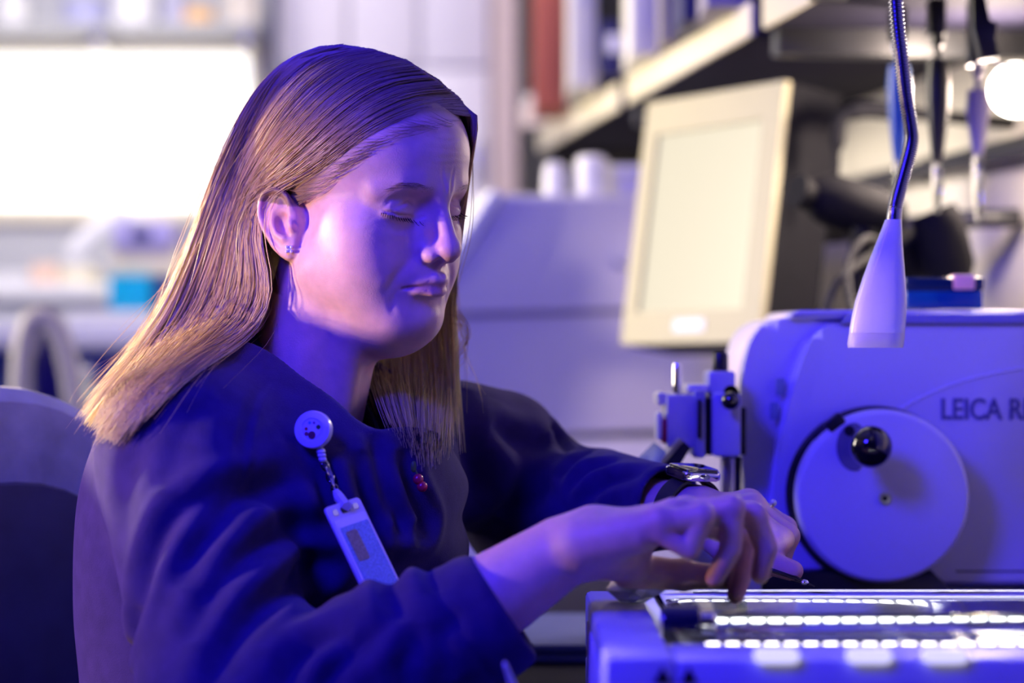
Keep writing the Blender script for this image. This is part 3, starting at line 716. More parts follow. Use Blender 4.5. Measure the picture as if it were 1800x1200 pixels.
rings = [rr_ring(b_, TX0 + .0145, TX1 - .0145, TY0 + .0145, TY1 - .0145, .02, 0.8533), rr_ring(b_, TX0 + .0085, TX1 - .0085, TY0 + .0085, TY1 - .0085, .024, 0.8544), rr_ring(b_, TX0 + .0056, TX1 - .0056, TY0 + .0056, TY1 - .0056, .026, 0.8589), rr_ring(b_, TX0 + .0075, TX1 - .0075, TY0 + .0075, TY1 - .0075, .024, 0.8586)]
loft(g_, rings); g_.build('water', mat('water', (.93, .97, 1.), .0, trans=1., ior=1.33), tr)

# added faceted lump that stands in for the refraction in the tray corner
q = P(1128, 1071, 1.76)
bm = bmesh.new(); bmesh.ops.create_icosphere(bm, subdivisions=2, radius=.018)
for v_ in bm.verts:
    k_ = 1 + .28 * math.sin(v_.co.x * 400 + 1) * math.cos(v_.co.z * 500)
    v_.co = Vector((v_.co.x * 1.05 * k_, v_.co.y * k_, v_.co.z * .62 * k_))
zmin = min(v_.co.z for v_ in bm.verts)
for v_ in bm.verts: v_.co += Vector((q[0] - .006, q[1], BT + .0004 - zmin))
me = bpy.data.meshes.new('corner_refraction'); bm.to_mesh(me); bm.free(); me.materials.append(mat('refraction_glass', (.85, .97, .95), .08, trans=.45, ior=1.5))
tag(link(bpy.data.objects.new('corner_refraction', me)), 'clear faceted glass lump at the corner of the bath', 'glass')

# pen, and an added slab coloured like the blue-lit bench top
pn = empty('pen', tuple(P(897, 1190, 1.55)), 'thin white pen sticking up at the bottom edge below the sleeve', 'pen')
MB().tube([V3(P(888, 1168, 1.55)), V3(P(905, 1215, 1.56)), V3(P(925, 1270, 1.57))], [.0018, .0032, .0034], 10).build('barrel', m_white, pn)
MB().tube([V3(P(886, 1162, 1.55)), V3(P(888, 1167.5, 1.55))], [.0008, .0018], 10).build('tip', m_steel, pn)
tb_ = empty('lit_bench_slab', (.03, 2.37, .75), 'added flat slab in the blue of the lit bench, between the sleeve and the bath', 'tray')
MB().box((-.03, 2.25, .7505), (.085, 2.5, .760), .003).build('base', mat('bench_lit_blue', (.10, .13, .42), .5, noise=.03), tb_)
MB().box((-.034, 2.246, .7605), (.089, 2.504, .769), .003).build('lid', mat('bench_lit_blue', (.10, .13, .42), .5), tb_)
sx = P(1000, 1190, 1.80)
bt = empty('blue_box', (sx[0], 1.80, .75), 'small light blue box beside the bath\'s left side', 'box')
MB().box((.028, 1.62, .751), (.054, 1.78, .772), .003).build('body', mat('pale_blue_card', (.45, .48, .75), .5, noise=.03), bt)
MB().box((.027, 1.619, .7725), (.0545, 1.781, .782), .003).build('lid', mat('pale_blue_card2', (.55, .58, .82), .5, noise=.03), bt)

# ------------------------------------------------------------------ far left: counter, stool, instruments
ct = empty('back_counter', tuple(P(130, 0, 4.5) * np.array([1, 1, 0])), 'white-topped counter with dark blue fronts at the left', 'counter')
zc = P(0, 562, 4.4)[2]
MB().box((-1.6, 4.4, zc - .055), (-.30, 5.05, zc), .006).build('worktop', m_white, ct)
for k in range(4):
    x = -1.58 + k * .315; MB().box((x, 4.44, .08), (x + .31, 5.0, zc - .056), .003).build('cabinet_front', m_navy, ct)
MB().box((-1.6, 5.2, 1.14), (-.55, 5.55, 1.175), .004).build('raised_ledge', m_white, ct)
MB().box((-1.6, 5.22, .0), (-.55, 5.5, 1.139), .004).build('ledge_body', m_wallg, ct)
def put(name, label, cat, px0, px1, d, dep, zbase, parts, group=None):
    a = P(px0, 0, d); b = P(px1, 0, d); g = empty(name, (float(a[0] + b[0]) / 2, d, zbase), label, cat, group)
    for pn_, u0, u1, z0, z1, o0, m_ in parts:
        x0 = a[0] + (b[0] - a[0]) * u0; x1 = a[0] + (b[0] - a[0]) * u1
        MB().box((x0, d + o0, zbase + z0), (x1, d + dep, zbase + z1), .004).build(pn_, m_, g)
    return g
m_tq = mat('turquoise_plastic', (.0, .36, .62), .4, noise=.03)
m_lav = mat('lavender_plastic', (.48, .44, .76), .4, noise=.03)
put('analyser', 'bench analyser with lavender top and turquoise front on the counter', 'instrument', 194, 312, 4.55, .22, zc + .001,
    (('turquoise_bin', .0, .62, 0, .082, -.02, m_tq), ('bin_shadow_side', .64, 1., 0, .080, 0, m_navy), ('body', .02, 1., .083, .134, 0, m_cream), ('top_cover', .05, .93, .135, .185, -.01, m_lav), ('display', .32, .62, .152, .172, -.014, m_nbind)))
put('paper_stack', 'white paper stack on the counter in front of the analyser', 'paper', 118, 262, 4.41, .12, zc + .001, (('sheets', 0, 1, 0, .012, 0, m_white), ('top_sheet', .03, .98, .0125, .014, .004, m_white)))
put('carton', 'peach carton on the raised ledge at the far left', 'box', 55, 100, 5.25, .15, 1.176, (('body', 0, 1, 0, .035, 0, mat('peach_card', (.88, .62, .48), .6)), ('lid', -.02, 1.02, .0355, .045, -.003, mat('peach_card2', (.90, .70, .56), .6))), 'cartons on the ledge')
put('carton', 'cream carton on the raised ledge right of the peach one', 'box', 104, 160, 5.25, .15, 1.176, (('body', 0, 1, 0, .030, 0, m_cream), ('lid', -.02, 1.02, .0305, .042, -.003, m_wbind)), 'cartons on the ledge')
put('white_tray', 'long white tray on the raised ledge at the left edge', 'tray', -40, 50, 5.24, .16, 1.176, (('base', 0, 1, 0, .012, 0, m_white), ('rim', -.02, 1.02, .0125, .024, -.004, m_white)))
g = empty('desk_lamp', tuple(P(150, 500, 5.0)), 'white angled desk lamp arm in front of the glowing window', 'lamp')
MB().tube([V3(P(128, 452, 4.9)), V3(P(150, 425, 4.9)), V3(P(222, 372, 4.9))], [.020, .026, .024], 14).build('shade', m_white, g)
MB().tube([V3(P(222, 372, 4.9)), V3(P(310, 420, 4.9)), V3(np.array([P(320, 0, 4.9)[0], 4.9, zc + .02]))], .007, 10).build('arm', m_white, g)
MB().lathe([(0, .001), (.06, .001), (.06, .014), (.01, .02), (0, .02)], (P(320, 0, 4.9)[0], 4.9, zc), n=24).build('base', m_white, g)
# stool
g = empty('lab_stool', tuple(P(75, 0, 3.6) * np.array([1, 1, 0])), 'grey-framed stool with dark blue back at the left', 'stool')
fo_ = [P(x, y, 3.6) for x, y in ((35, 800), (36, 700), (40, 620), (52, 570), (72, 556), (98, 575), (120, 640), (132, 720), (140, 800))]
MB().tube([V3(p) for p in spline(fo_, 30)], .017, 12).build('back_frame', mat('stool_grey', (.40, .38, .34), .5, noise=.05), g)
MB().prism(pxpoly([(58, 790), (58, 640), (64, 590), (76, 572), (92, 590), (108, 650), (118, 790)], 3.62), 3.62, 3.65, .01, 3).build('backrest', mat('stool_navy', (.03, .02, .12), .8, noise=.1), g)
sc_ = P(90, 800, 3.66)
MB().lathe([(0, .0), (.17, .0), (.185, .02), (.185, .05), (.17, .065), (0, .07)], (sc_[0] - .01, 3.72, .66), n=32).build('seat', mat('stool_navy', (.03, .02, .12), .8), g)
MB().tube([Vector((sc_[0] - .01, 3.72, .66)), Vector((sc_[0] - .01, 3.72, .08))], .03, 16).build('column', m_steel, g)
for k in range(5):
    a = k * 2 * math.pi / 5
    MB().tube([Vector((sc_[0] - .01, 3.72, .10)), Vector((sc_[0] - .01 + .28 * math.cos(a), 3.72 + .28 * math.sin(a), .04))], [.02, .014], 8).build('foot', m_black, g)
for x in (-.02, .02): MB().tube([V3(np.array([sc_[0] + x, 3.66, .75])), Vector((sc_[0] + x, 3.88, .70)), Vector((sc_[0] + x, 3.84, .655))], .008, 8).build('back_stay', m_steel, g)
g = empty('flask', tuple(P(150, 720, 3.9)), 'round pale glass flask low behind the woman\'s hair', 'flask')
fc_ = P(152, 712, 3.95)
MB().lathe([(0, -.03), (.015, -.03), (.028, -.015), (.031, 0), (.026, .018), (.010, .03), (.009, .05), (.011, .052), (0, .052)], fc_, n=24).build('body', mat('flask_glass', (.75, .85, .86), .1, trans=.3), g)
MB().lathe([(0, .0525), (.012, .0525), (.012, .064), (0, .064)], fc_, n=16).build('stopper', m_white, g)
MB().box((fc_[0] - .2, 3.85, fc_[2] - .055), (fc_[0] + .12, 4.1, fc_[2] - .0305), .004).build('shelf', m_dark, g)
# shelf with containers above the window
x0, x1, z0, z1 = PX(-300, 462, 52, 64, 5.5)
sv = empty('window_shelf', ((x0 + x1) / 2, 5.45, z0), 'narrow grey shelf above the glowing window', 'shelf')
MB().box((x0, 5.36, z0), (x1, 5.56, z1), .003).build('board', m_wallg, sv)
for px in (-200, 180, 440): q = P(px, 52, 5.5); MB().box((q[0] - .01, 5.40, z0 - .03), (q[0] + .01, 5.565, z0 - .0005), .002).build('bracket', m_steel, sv)
for px, r, h, col, lab in ((24, .034, .075, (.92, .92, .90), 'white round container at the left edge above the window'), (236, .050, .125, (.92, .92, .92), 'big white container on the shelf above the window'), (350, .034, .040, (.90, .55, .22), 'orange lidded container on the shelf above the window'), (150, .05, .06, (.45, .46, .70), 'lavender tub on the shelf between white containers'), (308, .030, .075, (.50, .50, .66), 'blue-grey tub beside the orange container'), (425, .04, .09, (.72, .66, .58), 'beige canister at the right end above the window')):
    p = P(px, 60, 5.46); g = empty('canister', (p[0], 5.46, z1), lab, 'container', 'containers above the window')
    mm_ = mat('canister%d' % px, col, .4, noise=.03)
    MB().lathe([(0, .001), (r, .001), (r * 1.02, h * .5), (r, h * .8), (0, h * .8)], (p[0], 5.46, z1), n=24).build('body', mm_, g)
    MB().lathe([(0, h * .805), (r * 1.05, h * .805), (r * 1.02, h), (0, h)], (p[0], 5.46, z1), n=24).build('lid', mm_, g)
# ------------------------------------------------------------------ the woman: head
HS = .875
HT = np.array([-.1215, 1.95, 1.1495])
def _rot(a, p, r):
    a, p, r = map(math.radians, (a, p, r))
    R1 = np.array([[1, 0, 0], [0, math.cos(r), -math.sin(r)], [0, math.sin(r), math.cos(r)]])
    R2 = np.array([[math.cos(p), 0, math.sin(p)], [0, 1, 0], [-math.sin(p), 0, math.cos(p)]])
    R3 = np.array([[math.cos(a), math.sin(a), 0], [-math.sin(a), math.cos(a), 0], [0, 0, 1]])
    return R3 @ R2 @ R1
HR = _rot(42, 10, 2)
def H2W(p): return np.asarray(p, float) * HS * .001 @ HR.T + HT      # head millimetres -> world
_tl = threading.local()
def W2H(p):
    if getattr(_tl, 'key', None) is not p:          # many primitives ask for the same points
        _tl.key = p; _tl.val = (p - HT) @ HR / (HS * .001)
    return _tl.val

def head_prims():
    L = []
    def add(f, k=0., op='+'): L.append((op, k, f))
    def both(mk, k=0., op='+'):
        for s in (-1, 1): add(mk(s), k, op)
    E, C, CH = f_ell, f_cap, f_chain
    add(E((-8, 0, 58), (99, 76, 79)))
    add(E((42, 0, 66), (60, 62, 58)), 24)
    add(E((42, 0, -6), (49, 58, 60)), 24)
    add(E((40, 0, -56), (50, 52, 44)), 24)
    both(lambda s: E((48, s * 46, -3), (26, 20, 20)), 20)              # cheekbones
    both(lambda s: E((52, s * 36, -36), (30, 27, 32)), 22)             # cheeks
    both(lambda s: E((26, s * 48, -24), (36, 20, 34)), 22)             # cheek before the ear
    both(lambda s: C((4, s * 50, -44), (72, s * 20, -82), 19, 17), 22) # jaw
    add(E((82, 0, -79), (19.5, 21, 19)), 15)                            # chin
    add(E((42, 0, -98), (36, 38, 25)), 24)                              # soft under-chin
    add(E((79, 0, -42), (26.5, 26, 25)), 14)                              # muzzle
    # brow ridge
    both(lambda s: CH([(94, s * 5, 40), (91, s * 20, 43), (83, s * 36, 42), (68, s * 50, 34)], [8, 8, 7, 6]), 14)
    # eye sockets
    both(lambda s: E((98, s * 29.5, 18), (15.5, 19, 12.5)), 14, '-')
    both(lambda s: E((97, s * 15, 19), (9, 5, 8)), 9, '-')
    # nose
    add(CH([(96, 0, 34), (103, 0, 18), (112, 0, -1), (115, 0, -10)], [7.5, 6.5, 7.5, 9]), 9)
    both(lambda s: C((85, s * 6, 24), (94, s * 9, -10), 5, 8), 12)
    add(E((114.5, 0, -12.5), (10.5, 10.5, 9.5)), 7)
    both(lambda s: E((102, s * 12.5, -19), (10.5, 7, 7.5)), 5)
    add(C((113, 0, -19), (103, 0, -26), 5, 5), 4)
    both(lambda s: E((108, s * 6.5, -26.5), (5.0, 2.8, 4.0)), 2, '-')
    # eyelids
    both(lambda s: E((72, s * 29.5, 17.5), (14.6, 21, 13.2)), 4)
    add(CH(spline([(82, 14.5, 16), (86, 22, 12.2), (87, 29, 10.8), (84.5, 36, 11.6), (76.5, 44, 15.5)], 12), np.interp(np.linspace(0, 1, 12), [0, .3, .6, 1], [.7, 2.0, 2.3, .6])), .8, '-')
    # lips
    both(lambda s: CH([(88, s * 24.5, -49), (98, s * 15, -43.8), (105.5, s * 5, -40.5), (106.5, 0, -41.3)], [1.5, 4.0, 5.2, 5.0]), 4)
    both(lambda s: CH([(88, s * 24.5, -50.5), (96, s * 16, -52), (102.8, s * 6, -52.5), (103.5, 0, -52.7)], [1.5, 4.4, 6.4, 6.5]), 4)
    both(lambda s: CH([(88.5, s * 27, -51), (101, s * 17, -47.6), (111, s * 6, -46.4), (114, 0, -46.6)], [1.3, 1., .9, .9]), 2.5, '-')
    add(CH([(102, -14, -62.5), (105, 0, -63), (102, 14, -62.5)], [3.2, 4.4, 3.2]), 10, '-')
    # ears
    t = math.radians(20)
    for s in (-1, 1):
        o = np.array([-27., s * 73., -8.])
        eu = np.array([math.cos(t), 0, math.sin(t)]); ev = np.array([-math.sin(t), 0, math.cos(t)]); ew = np.array([0, s, 0.])
        def Q(u, v, w, o=o, eu=eu, ev=ev, ew=ew):
            w = w + (10 - u) * .22
            return o + eu * u + ev * v + ew * w
        Rm = np.stack([(eu - ew * .22) / math.hypot(1, .22), ev, (ew + eu * .22) / math.hypot(1, .22)], 1)
        add(E(Q(-3, 2, -3.5), (19.5, 31, 4.2), Rm), 3)
        add(E(Q(4, 0, -9), (13, 22, 7), Rm), 5)
        add(E(Q(2, -24, -3), (9, 9, 3.8), Rm), 5)
        add(E(Q(3, -3, .5), (8.5, 11, 5.5), Rm), 3, '-')
        add(E(Q(-9, 14, 1), (6, 12, 3.0), Rm), 3, '-')
        hel = spline([(9, 0, -3), (12, 12, -2), (9, 24, -.5), (-3, 31, 0), (-14, 27, .5), (-19.5, 14, .5), (-18.5, 0, 0), (-13, -14, -1), (-6, -25, -1.5), (2, -31, -2.5)], 22)
        add(CH([Q(*c) for c in hel], np.interp(np.linspace(0, 1, 22), [0, .3, .7, 1], [2.0, 3.2, 2.9, 2.8])), 2)
        add(CH([Q(2, 17, -1.5), Q(-6, 11, -.5), Q(-8.5, 1, 0), Q(-5.5, -10, 0), Q(1.5, -15.5, .5)], [2.2, 2.8, 2.8, 3.0, 3.3]), 3)
        add(E(Q(11, -5, 0), (3.6, 6.5, 3.4), Rm), 3)
    out = []
    sc = HS * .001
    for op, k, f in L:
        out.append((op, k * sc, (lambda p, f=f: f(W2H(p)) * sc)))
    return out

def vnormals(v, F):
    a = v[F[:, 2]] - v[F[:, 0]]; b = v[F[:, 3]] - v[F[:, 1]]
    n = np.cross(a, b); N = np.zeros_like(v)
    for c in range(3):
        for k in range(4): N[:, c] += np.bincount(F[:, k], n[:, c], len(v))
    return N / np.maximum(np.linalg.norm(N, axis=1), 1e-12)[:, None]

def seg_dist(v, pts):
    """distance to polyline and the position along it (0..1)"""
    best = np.full(len(v), 9.); tt = np.zeros(len(v)); n = len(pts) - 1
    for i in range(n):
        a = pts[i]; ba = pts[i + 1] - a; L = max(ba @ ba, 1e-14)
        q = v - a; h = np.clip(q @ ba / L, 0, 1); d = np.linalg.norm(q - h[:, None] * ba, axis=1)
        m = d < best; best[m] = d[m]; tt[m] = (i + h[m]) / n
    return best, tt

def snap(v, N, pts, direction):
    """move polyline points along direction on to the surface"""
    d = np.asarray(direction, float); d = d / np.linalg.norm(d)
    face = np.where(N @ d > .05)[0]; vf = v[face]; along = vf @ d
    out = []
    for p in pts:
        q = vf - p; r2 = (q * q).sum(1) - (q @ d) ** 2
        c = np.where(r2 < max(r2.min() * 1.5, 9e-6))[0]
        out.append(vf[c[np.argmax(along[c])]])
    out = np.array(out)
    for _ in range(8):
        if len(out) > 3: out[1:-1] = .5 * out[1:-1] + .25 * (out[:-2] + out[2:])
    return out

def crease(v, N, pts, direction, width, depth, lip=.35, n=16, taper=.6):
    pts = snap(v, N, spline(pts, n), direction)
    box = (v > pts.min(0) - width * 5).all(1) & (v < pts.max(0) + width * 5).all(1)
    ii = np.where(box)[0]
    if not len(ii): return
    d, t = seg_dist(v[ii], pts)
    amp = np.maximum(np.sin(np.clip(t, 0, 1) * math.pi), 0) ** taper
    w = amp * (-np.exp(-(d / width) ** 2) + lip * np.exp(-((d - 2.1 * width) / width) ** 2)) * depth
    v[ii] += N[ii] * w[:, None]

def face_details(v_all, F):
    N = vnormals(v_all, F); mm = HS * .001
    hd_ = np.where(v_all[:, 2] > P(0, 625, 1.95)[2])[0]; v = v_all[hd_]; N = N[hd_]
    for s in (-1, 1):
        fr = HR @ np.array([.8, .6 * s, 0.]); fw = HR @ np.array([1., .15 * s, 0.])
        J = lambda *p: [H2W((x, s * y, z)) for x, y, z in p]
        if s < 0: crease(v, N, J((88, 11, 17), (88, 17, 13.8), (87, 25, 12.3), (86, 32, 12.6), (80, 41, 14.4), (70, 50, 17)), fr, 1.1 * mm, 2.2 * mm, .25, 40, .3)
        crease(v, N, J((82, 15, 22), (87, 24, 26), (85, 34, 26), (77, 44, 21)), fr, 1.3 * mm, 1.6 * mm, .4, 24)
        crease(v, N, J((82, 40, 28.5), (74, 49, 22), (68, 54, 16)), fr, 1.6 * mm, .8 * mm)
        crease(v, N, J((84, 17, 8), (84, 29, 1), (78, 42, 4)), fr, 2.2 * mm, .7 * mm)
        crease(v, N, J((95, 21, -15), (92, 25, -24), (88, 30, -36), (84, 34, -50), (80, 36, -60)), fr, 4.2 * mm, 1.3 * mm, .18, 24)
        crease(v, N, J((95, 19.5, -12), (93, 20.5, -20), (94, 18, -27)), fr, 1.6 * mm, 1.2 * mm)
        crease(v, N, J((88, 25, -48), (86, 29, -56), (82, 31, -66), (78, 31, -76)), fr, 3.0 * mm, .7 * mm, .12, 20)
        crease(v, N, J((104, 4, 34), (107, 5.5, 46), (104, 7, 58)), fw, 1.5 * mm, .9 * mm)
        for k, (y0, z0) in enumerate(((50, 18), (52, 12), (51, 6))):
            crease(v, N, J((70, y0, z0), (64, y0 + 6, z0 - (k - .5) * 3), (58, y0 + 10, z0 - (k - .5) * 6)), fr, 1.0 * mm, .35 * mm)
    fw = HR @ np.array([1., 0, 0.])
    crease(v, N, [H2W(p) for p in ((110, 0, -28), (110, 0, -32), (110, 0, -37))], fw, 2.2 * mm, 1.2 * mm)
    for z in (62, 70, 78, 87):
        crease(v, N, [H2W((100, y, z + 2 * math.sin(y * .12 + z))) for y in (-34, -20, 0, 18, 34)], fw, 1.3 * mm, .22 * mm, n=30)
    v_all[hd_] = v
    return v_all
# ------------------------------------------------------------------ the woman: body, hands
YAW = math.radians(32)
BF = np.array([math.cos(YAW), -math.sin(YAW), 0.]); BL = np.array([math.sin(YAW), math.cos(YAW), 0.]); BU = np.array([0, 0, 1.])
BR = np.stack([BF, BL, BU], 1)
R_SH, R_EL, R_WR = P(335, 805, 1.83), P(430, 1330, 1.70), P(985, 972, 1.70)
L_SH, L_EL, L_WR = P(790, 800, 2.12), P(930, 885, 2.17), P(1225, 905, 1.955)
NECK0, NECK1 = H2W((-22, 0, -40)), P(520, 745, 1.965)
CHEST = P(500, 960, 1.98)

FING = {}     # name -> (points, radii)
def fing(n, pts, r): FING[n] = (np.array([P(*p) for p in pts]), r)
fing('rp', [(1120, 935, 1.672), (1160, 918, 1.667), (1236, 906, 1.662), (1213, 966, 1.665), (1158, 940, 1.663)], [.0095, .0090, .0082, .0075, .0058])
fing('rr', [(1130, 925, 1.690), (1185, 905, 1.685), (1286, 893, 1.680), (1284, 965, 1.680), (1256, 1016, 1.682)], [.0100, .0098, .0088, .0080, .0064])
fing('rm', [(1130, 925, 1.708), (1205, 902, 1.705), (1325, 906, 1.700), (1347, 964, 1.700), (1336, 1010, 1.702)], [.0100, .0100, .0090, .0082, .0066])
fing('ri', [(1130, 930, 1.727), (1210, 910, 1.728), (1318, 946, 1.735), (1306, 1000, 1.730), (1293, 1046, 1.722)], [.0100, .0100, .0090, .0082, .0064])
fing('rt', [(1035, 985, 1.718), (1105, 1003, 1.735), (1200, 1010, 1.738), (1284, 1016, 1.735)], [.0150, .0130, .0108, .0080])
fing('li', [(1262, 915, 1.945), (1318, 908, 1.920), (1374, 948, 1.908), (1352, 988, 1.905), (1322, 1000, 1.905)], [.0105, .0105, .0092, .0082, .0066])
fing('lm', [(1262, 905, 1.955), (1322, 893, 1.942), (1384, 942, 1.930), (1372, 985, 1.930), (1345, 1004, 1.93)], [.0105, .0105, .0094, .0082, .0066])
fing('lr', [(1262, 900, 1.970), (1316, 885, 1.965), (1380, 928, 1.958), (1376, 972, 1.955), (1352, 998, 1.955)], [.0100, .0100, .0090, .0080, .0064])
fing('lp', [(1262, 900, 1.985), (1306, 890, 1.985), (1360, 925, 1.980), (1362, 962, 1.980), (1345, 985, 1.98)], [.0095, .0090, .0080, .0070, .0058])
fing('lt', [(1235, 930, 1.935), (1275, 960, 1.912), (1338, 984, 1.900), (1394, 1003, 1.893)], [.0140, .0120, .0105, .0082])

def body_prims():
    L = head_prims()
    L.append(('+', .022, f_chain([H2W((-22, 0, -30)), NECK0 * .5 + NECK1 * .5, NECK1, P(505, 840, 1.97)], [.046, .0485, .053, .075])))
    L.append(('+', .012, f_cap(H2W((30, -28, -70)), P(590, 775, 1.935), .012, .009)))       # neck muscle
    L.append(('+', .03, f_ell(CHEST + BU * .04, (.05, .08, .06), BR)))
    L.append(('+', .03, f_cap(CHEST, CHEST - BU * .30, .05, .05)))
    L.append(('+', .03, f_chain([CHEST + BU * .07, R_SH, R_EL, R_WR * .45 + R_EL * .55], [.03, .02, .02, .03])))
    L.append(('+', .03, f_chain([CHEST + BU * .07, L_SH, L_EL, L_WR * .4 + L_EL * .6], [.03, .02, .02, .028])))
    # right forearm, wrist, palm
    a = R_WR * .45 + R_EL * .55
    L.append(('+', .012, f_chain([a, R_WR * .82 + R_EL * .18, R_WR, P(1045, 948, 1.70)], [.037, .0295, .0245, .0245])))
    L.append(('+', .012, f_chain([a + np.array([0, .012, -.004]), R_WR * .82 + R_EL * .18 + np.array([0, .012, -.002]), R_WR + np.array([0, .012, 0])], [.034, .027, .021])))
    for n, e in (('rp', 1.68), ('rr', 1.69), ('rm', 1.70), ('ri', 1.715)):
        q = FING[n][0]
        L.append(('+', .010, f_chain([P(1020, 955, e), q[0], q[1]], [.0165, .0150, .0112])))
    L.append(('+', .012, f_cap(P(1040, 975, 1.715), P(1110, 990, 1.725), .017, .014)))
    # left forearm, palm
    b = L_WR * .4 + L_EL * .6
    L.append(('+', .012, f_chain([b, L_WR], [.034, .0245])))
    for n, e in (('li', 1.945), ('lm', 1.952), ('lr', 1.960), ('lp', 1.968)):
        q = FING[n][0]
        L.append(('+', .010, f_chain([P(1232, 908, e), q[0], q[1]], [.017, .0150, .0115])))
    L.append(('+', .012, f_cap(P(1240, 925, 1.938), FING['lt'][0][1], .016, .013)))
    for n, (q, r) in FING.items():
        L.append(('+', .0035, f_chain(q[1:], r[1:])))
        if n[1] != 't':
            L.append(('+', .005, f_ell(q[1], (r[1] * 1.12,) * 3)))
        L.append(('+', .003, f_ell(q[2], (r[2] * 1.08,) * 3)))
    return L

# ------------------------------------------------------------------ sweatshirt
COLC = P(553, 704, 1.955)                     # collar ring
_cu = (BU * math.cos(math.radians(50)) + BF * math.sin(math.radians(50)))
_cf = (BF * math.cos(math.radians(50)) - BU * math.sin(math.radians(50)))
COLR = np.stack([_cf, BL, _cu], 1)
def collar_pt(a, r=1.0, up=0.): return COLC + (_cf * .066 * math.cos(a) + BL * .053 * math.sin(a)) * r + _cu * up
CUFF_R = P(891, 1062, 1.70); CUFF_L = P(1180, 888, 1.985)
def shirt_prims():
    L = []
    A = lambda f, k=.03, op='+': L.append((op, k, f))
    A(f_ell(CHEST - BU * .02, (.128, .168, .20), BR), 0)
    A(f_ell(CHEST - BU * .16 - BF * .01, (.142, .165, .20), BR), .05)
    A(f_ell(P(345, 960, 1.93), (.085, .10, .15), BR), .05)                    # right shoulder blade
    A(f_cap(CHEST - BU * .10, CHEST - BU * .42, .135, .15), .06)
    A(f_chain([P(492, 735, 1.985), P(420, 745, 1.90), R_SH], [.046, .058, .066]), .04)
    A(f_chain([P(520, 755, 1.995), P(690, 775, 2.06), L_SH], [.043, .052, .060]), .04)
    A(f_ell(P(610, 900, 1.90), (.075, .12, .10), BR), .05)                     # bust
    A(f_chain([R_SH, R_SH * .5 + R_EL * .5 + np.array([-.004, 0, 0]), R_EL], [.066, .064, .068]), .022)
    A(f_chain([R_EL, R_EL * .55 + R_WR * .45, CUFF_R - (R_WR - R_EL) * .06, CUFF_R], [.068, .058, .046, .037]), .03)
    A(f_chain([L_SH, P(880, 800, 2.15), L_EL], [.060, .058, .058]), .022)
    A(f_chain([L_EL, P(1050, 888, 2.09), P(1120, 888, 2.03), CUFF_L], [.058, .050, .040, .034]), .025)
    # collar band
    ring = [collar_pt(a, 1.08, -.012) for a in np.linspace(0, 2 * math.pi, 33)]
    A(f_chain(ring, [.009] * 33), .015)
    A(f_rbox(COLC + _cu * .048, (.082, .072, .05), .02, COLR), .008, '-')
    # neck hole, cuff openings
    A(f_chain([P(600, 560, 1.95), COLC, COLC - _cu * .03], [.055, .055, .040]), .006, '-')
    ax = (R_WR - R_EL) / np.linalg.norm(R_WR - R_EL)
    A(f_rbox(CUFF_R + ax * .1, (.1, .09, .09), .002, np.stack([ax, np.array([0, 1., 0]), np.cross(ax, (0, 1., 0))], 1)), .004, '-')
    A(f_cap(CUFF_R - ax * .02, CUFF_R + ax * .1, .0305, .034), .004, '-')
    bx = P(1240, 905, 1.95) - P(1120, 888, 2.03); bx /= np.linalg.norm(bx); by = np.cross(bx, (0, 0, 1.)); by /= np.linalg.norm(by)
    A(f_rbox(CUFF_L + bx * .1, (.1, .09, .09), .002, np.stack([bx, by, np.cross(bx, by)], 1)), .004, '-')
    A(f_cap(CUFF_L - bx * .02, CUFF_L + bx * .1, .028, .032), .004, '-')
    return L

def fold(v, N, pts, width, depth, lip=.4, d=1.8):
    crease(v, N, [P(x, y, d) for x, y in pts], (0, -1, .0), width, depth, lip, 24)

